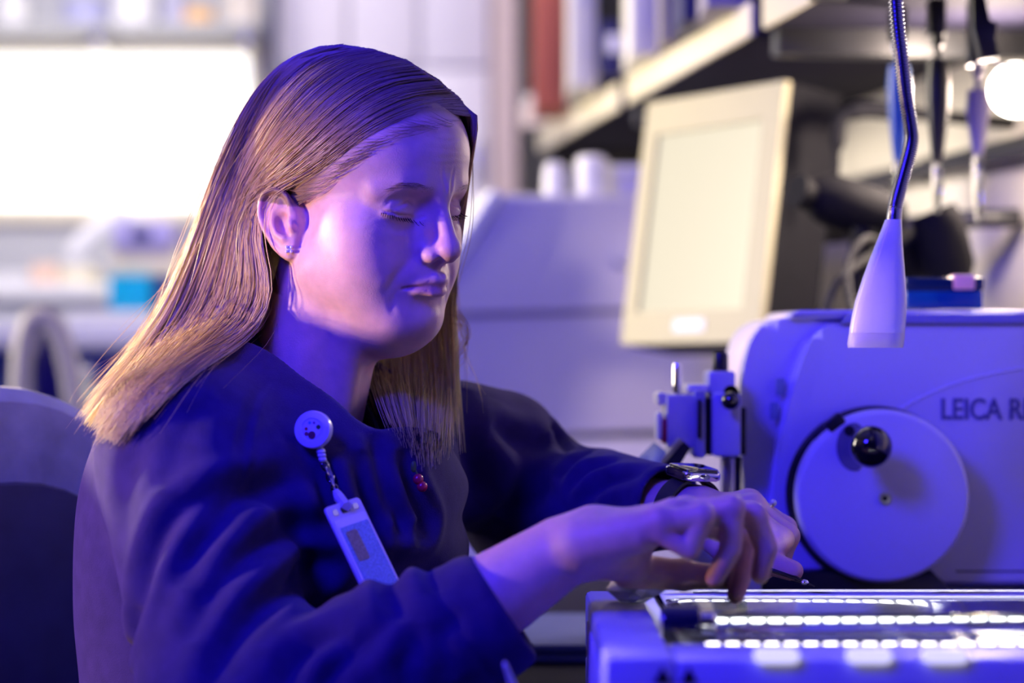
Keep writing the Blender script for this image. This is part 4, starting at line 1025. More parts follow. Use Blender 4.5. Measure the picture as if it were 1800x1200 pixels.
def shirt_details(v, F):
    N = vnormals(v, F)
    folds = [  # (pixels on the visible side, width, depth): sleeve pull folds, armhole seam, drape of the chest
        ([(470, 838), (400, 850), (330, 890), (285, 960), (262, 1040), (250, 1110)], .009, .010),
        ([(560, 840), (480, 850), (430, 870), (380, 930), (350, 1010)], .011, .011),
        ([(600, 930), (520, 920), (460, 950), (410, 1010), (370, 1090)], .010, .008),
        ([(640, 1010), (560, 1000), (480, 1040), (430, 1100), (400, 1190)], .010, .010),
        ([(640, 1065), (590, 1075), (545, 1110), (530, 1190)], .009, .009),
        ([(700, 1050), (640, 1095), (600, 1150), (585, 1200)], .008, .006),
        ([(262, 1040), (254, 1085), (246, 1150), (262, 1200)], .006, .006),
        ([(300, 700), (260, 770), (235, 860), (232, 960)], .012, .004),
        ([(380, 690), (330, 760), (300, 850)], .012, .004),
        ([(465, 660), (448, 720), (440, 800), (436, 840)], .0025, .0022),
        ([(455, 660), (439, 720), (431, 800), (428, 840)], .0025, .0015),
        ([(440, 850), (520, 900), (560, 1000), (590, 1070)], .010, .006),
        ([(630, 790), (645, 860), (690, 980), (720, 1050)], .008, .011),
        ([(655, 760), (690, 870), (740, 1000)], .008, .010),
        ([(700, 790), (740, 900), (780, 1000)], .009, .010),
        ([(570, 810), (590, 880), (640, 960)], .008, .007),
        ([(520, 760), (560, 830), (600, 950)], .008, .005),
        ([(800, 690), (815, 780), (835, 880), (840, 970)], .014, .012),
        ([(980, 880), (920, 930), (870, 960)], .012, .008),
        ([(860, 760), (920, 800), (1000, 800)], .010, .006),
        ([(985, 765), (1005, 785), (1010, 820)], .006, .007),
        ([(1150, 850), (1080, 870), (1020, 930)], .007, .006),
        ([(1110, 830), (1050, 850), (1000, 900)], .006, .005),
        ([(1060, 815), (1020, 840), (985, 880)], .006, .004),
        ([(820, 1030), (790, 1080), (800, 1150)], .008, .004),
        ([(760, 1050), (735, 1110), (745, 1180)], .008, .005),
    ]
    for pts, w, dp in folds: fold(v, N, pts, w, dp)
    # soft uneven cloth
    q = v * 23.; r = v * 57.
    w = np.sin(q[:, 0] + 2 * np.sin(q[:, 2] * .7)) * np.sin(q[:, 2] * 1.1 + q[:, 1]) * .0016 + np.sin(r[:, 0] + r[:, 1] * .6) * np.sin(r[:, 2] + 1.3 * np.sin(r[:, 0])) * .0005
    v += N * w[:, None]
    # cuff rib lines
    ax = (R_WR - R_EL) / np.linalg.norm(R_WR - R_EL)
    t = (v - CUFF_R) @ ax; near = (np.linalg.norm(v - CUFF_R, axis=1) < .09) & (t > -.05)
    v[near] += N[near] * (-.0022 * np.exp(-((t[near] + .034) / .0035) ** 2))[:, None]
    return v

person = empty('person', tuple(P(450, 1500, 1.95) * np.array([1, 1, 0]) + np.array([0, 0, .47])), 'seated woman in a dark sweatshirt with long blonde hair, handling sections over the bath', 'person')

def skin_material():
    m = mat('skin', (.78, .52, .42), .50, sss=.25, sssr=(1., .32, .18), sscale=.006, spec=.5)
    nt = m.node_tree; b = nt.nodes['Principled BSDF']
    at = nt.nodes.new('ShaderNodeAttribute'); at.attribute_name = 'tint'
    tc = nt.nodes.new('ShaderNodeTexCoord')
    n = nt.nodes.new('ShaderNodeTexNoise'); n.inputs['Scale'].default_value = 90; n.inputs['Detail'].default_value = 5
    nt.links.new(tc.outputs['Object'], n.inputs['Vector'])
    mr = nt.nodes.new('ShaderNodeMapRange'); mr.inputs[1].default_value = .3; mr.inputs[2].default_value = .7; mr.inputs[3].default_value = .92; mr.inputs[4].default_value = 1.06
    nt.links.new(n.outputs['Fac'], mr.inputs[0])
    sc = nt.nodes.new('ShaderNodeVectorMath'); sc.operation = 'SCALE'
    nt.links.new(at.outputs['Color'], sc.inputs[0]); nt.links.new(mr.outputs[0], sc.inputs['Scale'])
    nt.links.new(sc.outputs[0], b.inputs['Base Color'])
    n2 = nt.nodes.new('ShaderNodeTexNoise'); n2.inputs['Scale'].default_value = 900; n2.inputs['Detail'].default_value = 2
    nt.links.new(tc.outputs['Object'], n2.inputs['Vector'])
    bp = nt.nodes.new('ShaderNodeBump'); bp.inputs['Strength'].default_value = .25; bp.inputs['Distance'].default_value = .0006
    nt.links.new(n2.outputs['Fac'], bp.inputs['Height']); nt.links.new(bp.outputs[0], b.inputs['Normal'])
    return m

def paint_skin(v):
    """the skin's own colour: lips, flushed cheeks, nose, knuckles and finger tips"""
    base = np.tile(np.array([.74, .48, .39]), (len(v), 1))
    h = W2H(v)
    def blend(w, c):
        nonlocal base
        base = base * (1 - w[:, None]) + np.array(c) * w[:, None]
    hd = (h[:, 2] > -130) & (h[:, 0] > -60)
    for s in (-1, 1):
        blend(np.exp(-(((h[:, 0] - 62) / 30) ** 2 + ((h[:, 1] - s * 44) / 22) ** 2 + ((h[:, 2] + 22) / 24) ** 2)) * .5 * hd, (.76, .40, .36))
        blend(np.exp(-(((h[:, 0] + 27) / 22) ** 2 + ((h[:, 1] - s * 80) / 16) ** 2 + ((h[:, 2] + 5) / 36) ** 2)) * .55 * hd, (.78, .36, .30))
    blend(np.exp(-(((h[:, 0] - 116) / 12) ** 2 + (h[:, 1] / 14) ** 2 + ((h[:, 2] + 14) / 12) ** 2)) * .4 * hd, (.76, .40, .36))
    lipz = -47 - .0035 * h[:, 1] ** 2
    wl = np.clip(1.6 - np.abs((h[:, 2] - lipz) / (7.5 - .0085 * h[:, 1] ** 2 * .9)) * 1.5, 0, 1) * (np.abs(h[:, 1]) < 25) * (h[:, 0] > 84) * hd
    blend(wl * .75, (.58, .27, .26))
    # scalp takes the colour of the hair roots
    front = 86 - .0075 * h[:, 1] ** 2 + .0 * h[:, 2]
    sc = np.clip((h[:, 2] - (100 - (86 - np.minimum(h[:, 0], 86)) * .95)) / 10, 0, 1) * (h[:, 2] > 8)
    sc = np.maximum(sc, np.clip((-22 - h[:, 0]) / 10, 0, 1) * (np.abs(h[:, 1]) < 70) * (h[:, 2] > -75))
    blend(sc * (h[:, 2] > -75), (.30, .19, .10))
    for n, (q, r) in FING.items():
        dt = np.linalg.norm(v - q[-1], axis=1); blend(np.exp(-(dt / .016) ** 2) * .55, (.78, .36, .30))
        for k in (1, 2):
            dt = np.linalg.norm(v - q[k], axis=1); blend(np.exp(-(dt / .010) ** 2) * .3, (.76, .40, .34))
    return np.clip(base, 0, 1)

v, F_ = mesh_sdf(body_prims(), (-.38, 1.55, .52), (.28, 2.32, 1.33), .0016)
v = face_details(v, F_)
skin = from_arrays('body', v, F_, skin_material(), person)
ca = skin.data.color_attributes.new('tint', 'FLOAT_COLOR', 'POINT')
ca.data.foreach_set('color', np.hstack([paint_skin(v), np.ones((len(v), 1))]).astype(np.float32).ravel())
SKIN_V, SKIN_F = v, F_

v, F_ = mesh_sdf(shirt_prims(), (-.46, 1.52, .46), (.22, 2.36, 1.14), .0028, relax=3)
v = shirt_details(v, F_)
cloth = mat('sweatshirt_fabric', (.034, .020, .110), .9, sheen=.10, spec=.15, noise=.14, nscale=70, bump=.5, bscale=1100)
shirt = from_arrays('sweatshirt', v, F_, cloth, person)
shirt['label'] = 'dark plum crew-neck sweatshirt'
SHIRT_V, SHIRT_F = v, F_

# nearest shirt depth per 6 px cell (used to lay hair and badge on the cloth)
_cell = 6
_pp = np.stack([900 + FPX * SHIRT_V[:, 0] / SHIRT_V[:, 1], 600 - FPX * (SHIRT_V[:, 2] - CAMZ) / SHIRT_V[:, 1]], 1)
_map = np.full((340, 240), 9.)
_ii = np.clip((_pp[:, 0] + 60) // _cell, 0, 339).astype(int); _jj = np.clip(_pp[:, 1] // _cell, 0, 239).astype(int)
np.minimum.at(_map, (_ii, _jj), SHIRT_V[:, 1])
_m0 = _map.copy()
for _a in (-1, 0, 1):
    for _b in (-1, 0, 1): _map = np.minimum(_map, np.roll(_m0, (_a, _b), (0, 1)))
def shirt_depth(px, py):
    i = np.clip((np.asarray(px) + 60) // _cell, 0, 339).astype(int); j = np.clip(np.asarray(py) // _cell, 0, 239).astype(int)
    return _map[i, j]

# ribbed collar band
cb = MB(); rings = []
nC = 180
for k in range(nC):
    a = 2 * math.pi * k / nC
    o_ = (_cf * .066 * math.cos(a) + BL * .053 * math.sin(a)); od = o_ / np.linalg.norm(o_)
    c0 = COLC + o_ * 1.06 + _cu * .002
    e1 = (_cu * .75 - od * .66); e1 /= np.linalg.norm(e1); e2 = np.cross(e1, np.cross(e1, od)); e2 /= np.linalg.norm(e2)
    th = .0042 * (1 + .14 * math.cos(k * math.pi))
    rings.append([cb.bm.verts.new(V3(c0 + e1 * .0115 * math.cos(t) + e2 * th * math.sin(t))) for t in np.linspace(0, 2 * math.pi, 12, endpoint=False)])
loft(cb, rings + [rings[0]], False)
cb.build('collar', cloth, shirt, 60)

# trousers
HIP = CHEST - BU * .345
def trouser_prims():
    L = [('+', 0., f_ell(HIP, (.14, .165, .09), BR))]
    for s in (-1, 1):
        k_ = HIP + BF * .34 + BL * .085 * s - BU * .0; an = k_ - BU * .40 + BF * .02
        L.append(('+', .03, f_chain([HIP + BL * .08 * s, k_, an], [.085, .062, .045])))
    return L
v, F_ = mesh_sdf(trouser_prims(), HIP - np.array([.35, .45, .55]), HIP + np.array([.5, .35, .2]), .009, relax=2)
tr_o = from_arrays('trousers', v, F_, mat('trouser_cloth', (.02, .02, .03), .9, noise=.1), person)
# ------------------------------------------------------------------ chair
ch = empty('office_chair', (float(P(60, 0, 2.0)[0]), 2.0, 0.), 'grey-blue upholstered office chair behind the woman\'s back', 'chair')
m_uph = mat('chair_upholstery', (.20, .22, .27), .75, noise=.22, nscale=26, bump=.3, bscale=120, sheen=.2)
CYAW = math.radians(40)
cf_ = Vector((math.cos(CYAW), -math.sin(CYAW), 0)); cl_ = Vector((math.sin(CYAW), math.cos(CYAW), 0))
cc = P(-25, 980, 2.02)
CM = Matrix(((cf_.x, cl_.x, 0, cc[0]), (cf_.y, cl_.y, 0, cc[1]), (0, 0, 1, 0), (0, 0, 0, 1)))
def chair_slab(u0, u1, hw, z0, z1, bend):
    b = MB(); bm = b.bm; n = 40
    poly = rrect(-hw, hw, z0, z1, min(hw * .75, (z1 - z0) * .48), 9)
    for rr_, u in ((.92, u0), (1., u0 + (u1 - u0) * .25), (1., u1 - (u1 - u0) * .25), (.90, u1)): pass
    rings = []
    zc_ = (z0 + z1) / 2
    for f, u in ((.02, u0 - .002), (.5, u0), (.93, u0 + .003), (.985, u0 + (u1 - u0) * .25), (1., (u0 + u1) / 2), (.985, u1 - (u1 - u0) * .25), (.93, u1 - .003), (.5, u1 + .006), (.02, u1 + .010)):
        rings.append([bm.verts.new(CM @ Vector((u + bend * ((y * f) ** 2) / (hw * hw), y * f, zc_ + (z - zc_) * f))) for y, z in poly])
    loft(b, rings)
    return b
chair_slab(-.10, -.035, .225, .62, 1.012, .035).build('backrest', m_uph, ch)
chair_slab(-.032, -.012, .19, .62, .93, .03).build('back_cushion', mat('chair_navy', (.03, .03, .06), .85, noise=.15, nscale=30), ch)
sc0 = CM @ Vector((.21, 0, 0))
MB().prism(rrect(-.24, .24, -.23, .23, .10, 8), .42, .50, .025, 4, axis='Z', M=Matrix(((cf_.x, cl_.x, 0, sc0.x), (cf_.y, cl_.y, 0, sc0.y), (0, 0, 1, 0), (0, 0, 0, 1)))).build('seat', m_uph, ch)
MB().tube([CM @ Vector((-.08, 0, .66)), CM @ Vector((-.10, 0, .50)), CM @ Vector((-.02, 0, .40)), CM @ Vector((.12, 0, .40))], .022, 10).build('back_stay', m_black, ch)
MB().tube([Vector((sc0.x, sc0.y, .42)), Vector((sc0.x, sc0.y, .08))], .03, 16).build('column', m_black, ch)
for k in range(5):
    a = k * 2 * math.pi / 5
    f_ = MB().tube([Vector((sc0.x, sc0.y, .11)), Vector((sc0.x + .28 * math.cos(a), sc0.y + .28 * math.sin(a), .07))], [.024, .016], 8).build('foot', m_black, ch)
    MB().ball((sc0.x + .28 * math.cos(a), sc0.y + .28 * math.sin(a), .03), .028, 12).build('castor', m_black, f_)
# ------------------------------------------------------------------ badge reel and badge
dR = float(min(shirt_depth(np.array([535, 551, 565, 551]), np.array([755, 740, 760, 775])).min(), 1.93)) - .009
br = empty('badge_reel', tuple(P(551, 755, dR)), 'round pale badge reel with coloured emblem clipped at collar', 'badge reel')
rc = P(551, 755, dR); ax_ = Vector((-.25, -1, .12)).normalized(); rr_ = 33.5 / FPX * dR
m_reel = mat('reel_plastic', (.74, .76, .90), .25, coat=.5)
MB().lathe([(0, -.006), (rr_ * .85, -.006), (rr_, -.003), (rr_, .002), (rr_ * .96, .0036), (rr_ * .62, .0044), (rr_ * .55, .0034), (0, .0034)], rc, tuple(ax_), 40).build('case', m_reel, br)
em = MB().lathe([(0, .0036), (rr_ * .52, .0036), (rr_ * .50, .0041), (0, .0044)], rc, tuple(ax_), 32).build('emblem', mat('emblem_white', (.80, .78, .84), .3), br)
ua = (Vector((0, 0, 1)) - ax_ * ax_.z).normalized(); ub = ua.cross(ax_)
for n_, (px, pz, r_, col) in {'green_patch': (-.36, .12, .13, (.03, .12, .04)), 'maroon_patch': (-.02, -.30, .22, (.16, .02, .06)), 'red_patch': (.30, .02, .10, (.45, .04, .06)), 'cyan_patch': (.12, .34, .09, (.08, .40, .55)), 'violet_patch': (-.12, .34, .08, (.25, .10, .30)), 'rose_patch': (.28, -.24, .12, (.30, .05, .10))}.items():
    c0 = Vector(rc) + ub * (-px * rr_) + ua * (pz * rr_) + ax_ * .0040
    MB().lathe([(0, .0), (r_ * rr_, .0), (r_ * rr_ * .9, .0006), (0, .0007)], c0, tuple(ax_), 12).build(n_, mat('emblem_' + n_, col, .35), em)
for k, y in enumerate((793, 800, 807)): MB().ball(P(564 + k * 1.5, y, dR), .0036 - .0002 * k, 12, (1, 1, .8)).build('cord_bead', m_reel, br)
ck = MB(); 
for k in range(5):
    c0 = P(571 + k * 4.6, 818 + k * 10.5, dR); ring_ = []
    t_ = Vector((.4, 0, -.9)).normalized(); s_ = Vector((0, 1, 0)) if k % 2 else Vector((.9, 0, .4)); 
    ck.tube([V3(c0) + t_ * (.0042 * math.cos(q)) + s_ * (.0026 * math.sin(q)) for q in np.linspace(0, 2 * math.pi, 13)], .0008, 6, False)
ck.build('clasp_chain', m_chrome, br)
MB().tube([V3(P(566, 812, dR)), V3(P(574, 816, dR)), V3(P(583, 836, dR)), V3(P(588, 862, dR))], [.0012, .0016, .0018, .001], 8).build('clasp', m_chrome, br)

cor = [(569, 893), (630, 873), (712, 1042), (655, 1072)]
gx, gy = np.meshgrid(np.linspace(0, 1, 9), np.linspace(0, 1, 15)); gx = gx.ravel(); gy = gy.ravel()
bpx = lambda u_, v_: ((1 - u_) * (1 - v_) * np.array(cor[0])[:, None] + u_ * (1 - v_) * np.array(cor[1])[:, None] + u_ * v_ * np.array(cor[2])[:, None] + (1 - u_) * v_ * np.array(cor[3])[:, None])
q = bpx(gx, gy); sd_ = np.minimum(shirt_depth(q[0], q[1]), 1.93)
ok_ = gy < .78; Am = np.stack([np.ones_like(gx), gx, gy], 1)[ok_]; sd_ = sd_[ok_]; co_, *_r = np.linalg.lstsq(Am, sd_, rcond=None)
co_[0] -= max(0, (Am @ co_ - sd_)[gy[ok_] < .55].max()) * 1.0 + .005
bdg = empty('id_badge', tuple(P(640, 970, 1.82)), 'clear vinyl badge holder with a pale blue card hanging from the reel', 'badge')
_c00, _c10, _c01 = [P(*cor[i], float(co_ @ np.array(k_))) for i, k_ in ((0, (1, 0, 0)), (1, (1, 1, 0)), (3, (1, 0, 1)))]
def bp3(u_, v_, w_): return _c00 + (_c10 - _c00) * u_ + (_c01 - _c00) * v_
_n = np.cross(bp3(1, 0, 0) - bp3(0, 0, 0), bp3(0, 1, 0) - bp3(0, 0, 0)); _n /= np.linalg.norm(_n)
if _n[1] > 0: _n = -_n
BH = np.linalg.norm(bp3(0, 1, 0) - bp3(0, 0, 0)); BWd = np.linalg.norm(bp3(1, 0, 0) - bp3(0, 0, 0))
def badge_piece(name, u0, u1, v0, v1, w0, w1, r, m_, n=5):
    poly = rrect(u0 * BWd, u1 * BWd, v0 * BH, v1 * BH, r, n); b = MB()
    A = [b.bm.verts.new(V3(bp3(x / BWd, y / BH, 0) + _n * w0)) for x, y in poly]; B = [b.bm.verts.new(V3(bp3(x / BWd, y / BH, 0) + _n * w1)) for x, y in poly]
    b.bm.faces.new(A); b.bm.faces.new(list(reversed(B)))
    for i in range(len(A)): b.bm.faces.new([A[i], A[(i + 1) % len(A)], B[(i + 1) % len(B)], B[i]])
    return b.build(name, m_, bdg)
m_vinyl = mat('clear_vinyl', (.93, .94, .95), .12, trans=.15, ior=1.2, spec=.8)
badge_piece('holder', 0, 1, 0, 1, -.0012, .0006, .0035, m_vinyl)
cd = badge_piece('card', .05, .95, .14, .985, .0008, .0013, .002, mat('card_white', (.90, .91, .93), .3, coat=.6))
badge_piece('card_print', .12, .92, .22, .86, .0014, .0016, .001, mat('card_blue', (.22, .40, .66), .35, noise=.35, nscale=900, coat=.6))
badge_piece('card_portrait', .20, .52, .27, .56, .0017, .0019, .002, mat('card_tan', (.30, .25, .18), .4, noise=.3, nscale=500, coat=.6))
badge_piece('card_foot', .06, .94, .88, .98, .0014, .0017, .001, mat('card_foot_white', (.88, .86, .90), .3, coat=.6))
for u0, u1, m_ in ((.14, .28, m_chrome), (.38, .62, m_black), (.72, .86, m_chrome)): badge_piece('slot', u0, u1, .045, .10, .0008, .0012, .0015, m_)
MB().tube([V3(P(589, 860, dR)), V3(P(596, 874, dR)), V3(bp3(.5, .06, 0) + _n * .003)], [.0025, .0042, .004], 8).build('strap', m_vinyl, bdg)

# cherry pin on the chest
dP = float(min(shirt_depth(np.array([728, 740, 740]), np.array([822, 845, 855])).min(), 2.0)) - .006
cy = empty('cherry_pin', tuple(P(738, 845, dP)), 'tiny red cherry pin with green leaf on the sweatshirt', 'pin')
for x, y in ((735, 842), (742, 855)): MB().ball(P(x, y, dP), .0042, 14).build('cherry', mat('cherry_red', (.60, .01, .06), .3, coat=.5), cy)
MB().tube([V3(P(737, 842, dP)), V3(P(731, 828, dP)), V3(P(727, 818, dP))], .0007, 6).build('stalk', mat('leaf_green', (.10, .22, .03), .5), cy)
MB().ball(P(727, 820, dP), .0034, 10, (.7, .4, 1.3)).build('leaf', mat('leaf_green', (.10, .22, .03), .5), cy)

# ------------------------------------------------------------------ wristwatch, ring, earring
bx = L_WR - CUFF_L; bx /= np.linalg.norm(bx)
wc_ = CUFF_L * .35 + L_WR * .65
n1 = np.cross(bx, (0, 1., 0)); n1 /= np.linalg.norm(n1); n1 = n1 if n1[2] > 0 else -n1
n1 = n1 * .93 + np.array([0, -.36, 0]); n1 -= bx * (n1 @ bx); n1 /= np.linalg.norm(n1); n2 = np.cross(bx, n1)
ww = empty('wristwatch', tuple(wc_), 'black wristwatch with shiny steel case at the sleeve cuff', 'watch')
bd = MB(); rings = []
for k in range(49):
    a = 2 * math.pi * k / 48; o_ = n1 * math.cos(a) + n2 * math.sin(a)
    rings.append([bd.bm.verts.new(V3(wc_ + o_ * (.0268 + t) + bx * s_)) for s_, t in ((-.009, 0), (.009, 0), (.009, .0025), (-.009, .0025))])
loft(bd, rings, False); bd.build('band', m_rubber, ww)
FM = Matrix(((bx[0], n2[0], n1[0], 0), (bx[1], n2[1], n1[1], 0), (bx[2], n2[2], n1[2], 0), (0, 0, 0, 1)))
FM.translation = V3(wc_ + n1 * .0285)
MB().prism(rrect(-.0165, .0165, -.0185, .0185, .006, 6), 0, .007, .002, 3, axis='Z', M=FM).build('case', m_chrome, ww)
MB().prism(rrect(-.0145, .0145, -.0165, .0165, .005, 6), .0071, .0088, .0006, 2, axis='Z', M=FM).build('face', mat('watch_glass', (.005, .005, .012), .04, coat=1.), ww)
MB().lathe([(0, 0), (.0028, 0), (.0028, .003), (0, .003)], FM @ Vector((.0166, 0, .0035)), tuple(bx), 14).build('crown', m_chrome, ww)
q, r = FING['lr']; cR = q[1] * .55 + q[2] * .45; ax_r = (q[2] - q[1]) / np.linalg.norm(q[2] - q[1])
rg = empty('finger_ring', tuple(cR), 'silver ring with pale stone on the far hand', 'ring')
e1 = np.cross(ax_r, (0, 1., 0)); e1 /= np.linalg.norm(e1); e1 = e1 if e1[2] > 0 else -e1; e2 = np.cross(ax_r, e1)
MB().tube([V3(cR + (e1 * math.cos(a) + e2 * math.sin(a)) * .0102) for a in np.linspace(0, 2 * math.pi, 33)], .0011, 8, False).build('band', m_chrome, rg)
for k_, s_ in ((0, .0030), (-.0042, .0018), (.0042, .0018)): MB().ball(cR + e1 * .0118 + e2 * k_ - np.array([0, .002, 0]), s_, 10).build('stone', mat('gem', (.85, .88, .95), .05, trans=.4, ior=1.9), rg)
_hp = np.stack([900 + FPX * SKIN_V[:, 0] / SKIN_V[:, 1], 600 - FPX * (SKIN_V[:, 2] - CAMZ) / SKIN_V[:, 1]], 1)
sel = (np.abs(_hp[:, 0] - 508) < 4) & (np.abs(_hp[:, 1] - 438) < 4)
dE = (SKIN_V[sel, 1].min() if sel.any() else 1.9) - .0008
er = empty('stud_earring', tuple(P(508, 438, dE)), 'tiny square crystal stud earring in the near ear', 'earring')
for x, y in ((504, 434), (512, 434), (504, 442), (512, 442)): MB().ball(P(x, y, dE), .0013, 10).build('crystal', mat('crystal_white', (.9, .9, .96), .15, coat=1.), er)
MB().box(tuple(P(502, 444, dE + .0008)), tuple(P(514, 432, dE + .0016)), .0002).build('setting', mat('crystal_white', (.9, .9, .96), .15), er)

# ------------------------------------------------------------------ forceps and glass slide in the hands
fp = empty('forceps', tuple(P(1370, 1010, 1.89)), 'dark steel forceps held between thumb and finger of far hand', 'forceps')
for s_ in (-1, 1):
    MB().tube([V3(P(1300, 985, 1.898 )), V3(P(1350, 1001 + 2 * s_, 1.893 + .003 * s_)), V3(P(1398, 1017 + 2 * s_, 1.888 + .002 * s_)), V3(P(1432, 1031, 1.885 + .0005 * s_))], [.0022, .0022, .0017, .0007], 8).build('arm', mat('dark_steel', (.16, .15, .16), .25, metal=1.), fp)
MB().ball(P(1414, 1024, 1.884), .0028, 12, (1.3, 1, 1)).build('tip_collar', m_chrome, fp)
gs = [P(1262, 1000, 1.716), P(1298, 1006, 1.716), P(1284, 1066, 1.712), P(1246, 1058, 1.712)]
tag(MB().hexa([p for p in gs] + [p + np.array([0, .0011, 0]) for p in gs]).build('glass_slide', m_glass), 'thin clear glass slide held by the near hand\'s fingertips', 'slide')
# ------------------------------------------------------------------ hair: real strands
def strands_mesh(paths, rad, cols, name, material, parent, sides=3):
    """paths (n,k,3), rad (n,k), cols (n,k,3) -> one mesh of thin tapered tubes"""
    n, k, _ = paths.shape
    T = np.gradient(paths, axis=1); T /= np.maximum(np.linalg.norm(T, axis=2), 1e-9)[..., None]
    ref = np.array([.31, -.83, .46])
    a = ref - T * (T @ ref)[..., None]; a /= np.linalg.norm(a, axis=2)[..., None]; b = np.cross(T, a)
    V = np.stack([paths + (a * math.cos(2 * math.pi * s / sides) + b * math.sin(2 * math.pi * s / sides)) * rad[..., None] for s in range(sides)], 2)
    idx = np.arange(n * k * sides).reshape(n, k, sides)
    F = np.stack([np.stack([idx[:, :-1, s], idx[:, :-1, (s + 1) % sides], idx[:, 1:, (s + 1) % sides], idx[:, 1:, s]], -1) for s in range(sides)], 2).reshape(-1, 4)
    o = from_arrays(name, V.reshape(-1, 3), F, material, parent)
    ca = o.data.color_attributes.new('tint', 'FLOAT_COLOR', 'POINT')
    c = np.repeat(cols[:, :, None, :], sides, 2).reshape(-1, 3)
    ca.data.foreach_set('color', np.hstack([c, np.ones((len(c), 1))]).astype(np.float32).ravel())
    return o

def hair_material():
    m = mat('hair', (.6, .42, .22), .32, spec=.6)
    nt = m.node_tree; b = nt.nodes['Principled BSDF']
    at = nt.nodes.new('ShaderNodeAttribute'); at.attribute_name = 'tint'
    nt.links.new(at.outputs['Color'], b.inputs['Base Color'])
    tr = nt.nodes.new('ShaderNodeBsdfTranslucent'); nt.links.new(at.outputs['Color'], tr.inputs['Color'])
    mx = nt.nodes.new('ShaderNodeMixShader'); mx.inputs[0].default_value = .40
    nt.links.new(b.outputs[0], mx.inputs[1]); nt.links.new(tr.outputs[0], mx.inputs[2])
    nt.links.new(mx.outputs[0], nt.nodes['Material Output'].inputs['Surface'])
    return m
M_HAIR = hair_material()

_skull = [('+', 0., f_ell((-8, 0, 58), (99, 76, 79))), ('+', 24., f_ell((42, 0, 66), (60, 62, 58))), ('+', 24., f_ell((20, 0, 0), (60, 62, 50)))]
def on_head(px, py, off, far=False):
    """near-side depth of the inflated skull under these pixels (closest approach outside the outline)"""
    px = np.asarray(px, float); py = np.asarray(py, float); off = np.broadcast_to(np.asarray(off, float), px.shape)
    out = np.full(len(px), 1.95); need = np.where(py < 500)[0]
    d = np.linspace(1.82, 2.07, 51)
    def chunk(ii):
        x, y, o = px[ii], py[ii], off[ii]
        X = (x[:, None] - 900) / FPX * d; Z = CAMZ - (y[:, None] - 600) / FPX * d
        Q = np.stack([X, np.broadcast_to(d, X.shape), Z], -1).reshape(-1, 3)
        s = sdf_eval(_skull, (Q - HT) @ HR / (HS * .001)).reshape(X.shape) - o[:, None]
        hit = s < 0; i1 = np.maximum(np.argmax(hit, 1), 1); r = np.arange(len(x))
        s0, s1 = s[r, i1 - 1], s[r, i1]
        dd = d[i1 - 1] + (d[1] - d[0]) * np.clip(s0 / np.where(s0 == s1, 1, s0 - s1), 0, 1)
        if far:
            dd = d[len(d) - 1 - np.argmax(hit[:, ::-1], 1)]
        out[ii] = np.where(hit.any(1), dd, d[np.argmin(s, 1)])
    with ThreadPoolExecutor(4) as ex: list(ex.map(chunk, np.array_split(need, max(1, len(need) // 8000))))
    return out, None

def resample(g, k):
    g = np.asarray(g, float); s = spline(g, 200)
    L = np.concatenate([[0], np.cumsum(np.linalg.norm(np.diff(s[:, :2], axis=0), axis=1))])
    return np.stack([np.interp(np.linspace(0, L[-1], k), L, s[:, c]) for c in range(s.shape[1])], 1)

K = 26
NEAR = [
    [(826, 203), (780, 197), (725, 205), (665, 228), (610, 262), (560, 298), (510, 322), (470, 338), (450, 372), (452, 430), (466, 490), (462, 545), (420, 596), (340, 645), (268, 705), (212, 772)],
    [(806, 172), (735, 180), (660, 212), (595, 258), (540, 300), (488, 328), (452, 352), (442, 410), (452, 480), (446, 540), (395, 598), (310, 655), (245, 715), (196, 780)],
    [(765, 140), (690, 150), (612, 195), (545, 255), (488, 305), (446, 352), (430, 420), (428, 500), (398, 570), (325, 632), (250, 695), (184, 782)],
    [(715, 107), (640, 122), (565, 172), (500, 240), (450, 308), (418, 385), (402, 465), (378, 545), (312, 622), (235, 695), (172, 778)],
    [(655, 88), (580, 105), (515, 155), (460, 230), (420, 308), (392, 390), (368, 470), (334, 550), (275, 628), (210, 698), (162, 760)],
    [(600, 80), (535, 98), (480, 145), (434, 220), (398, 305), (368, 390), (338, 470), (303, 545), (250, 622), (192, 694), (156, 745)],
    [(560, 84), (505, 108), (458, 155), (418, 225), (386, 305), (358, 390), (328, 470), (294, 545), (244, 618), (190, 685), (152, 735)],
]
G = np.stack([resample(g, K) for g in NEAR])                         # (7,K,2)
def guide(u):
    t = np.clip(u, 0, 1) * (len(G) - 1); i = np.minimum(t.astype(int), len(G) - 2); f = (t - i)[:, None, None]
    return G[i] * (1 - f) + G[i + 1] * f
nS = 9000
u = rng.random(nS) ** .9; layer = rng.random(nS)
# locks: strands gather towards shared lock lines
nl = 150; lk = (np.floor(u * nl) + .5) / nl; lockseed = (np.floor(u * nl)).astype(int)
S = guide(u)
tt = np.linspace(0, 1, K)
gather = np.clip((tt - .15) / .6, 0, 1) * .55
S = S * (1 - gather[None, :, None]) + guide(lk) * gather[None, :, None]
lr = rng.normal(size=(nl + 1, 8))
wob = lr[lockseed]
S[:, :, 0] += (np.sin(tt[None] * (5 + wob[:, 0:1]) + wob[:, 1:2] * 3) * 5 * tt[None] + wob[:, 2:3] * 6 * tt[None] ** 1.5) + rng.normal(size=(nS, 1)) * (1 + 7 * tt[None])
S[:, :, 1] += (np.sin(tt[None] * (4 + wob[:, 3:4]) + wob[:, 4:5] * 3) * 3 * tt[None]) + rng.normal(size=(nS, 1)) * (1 + 3 * tt[None])
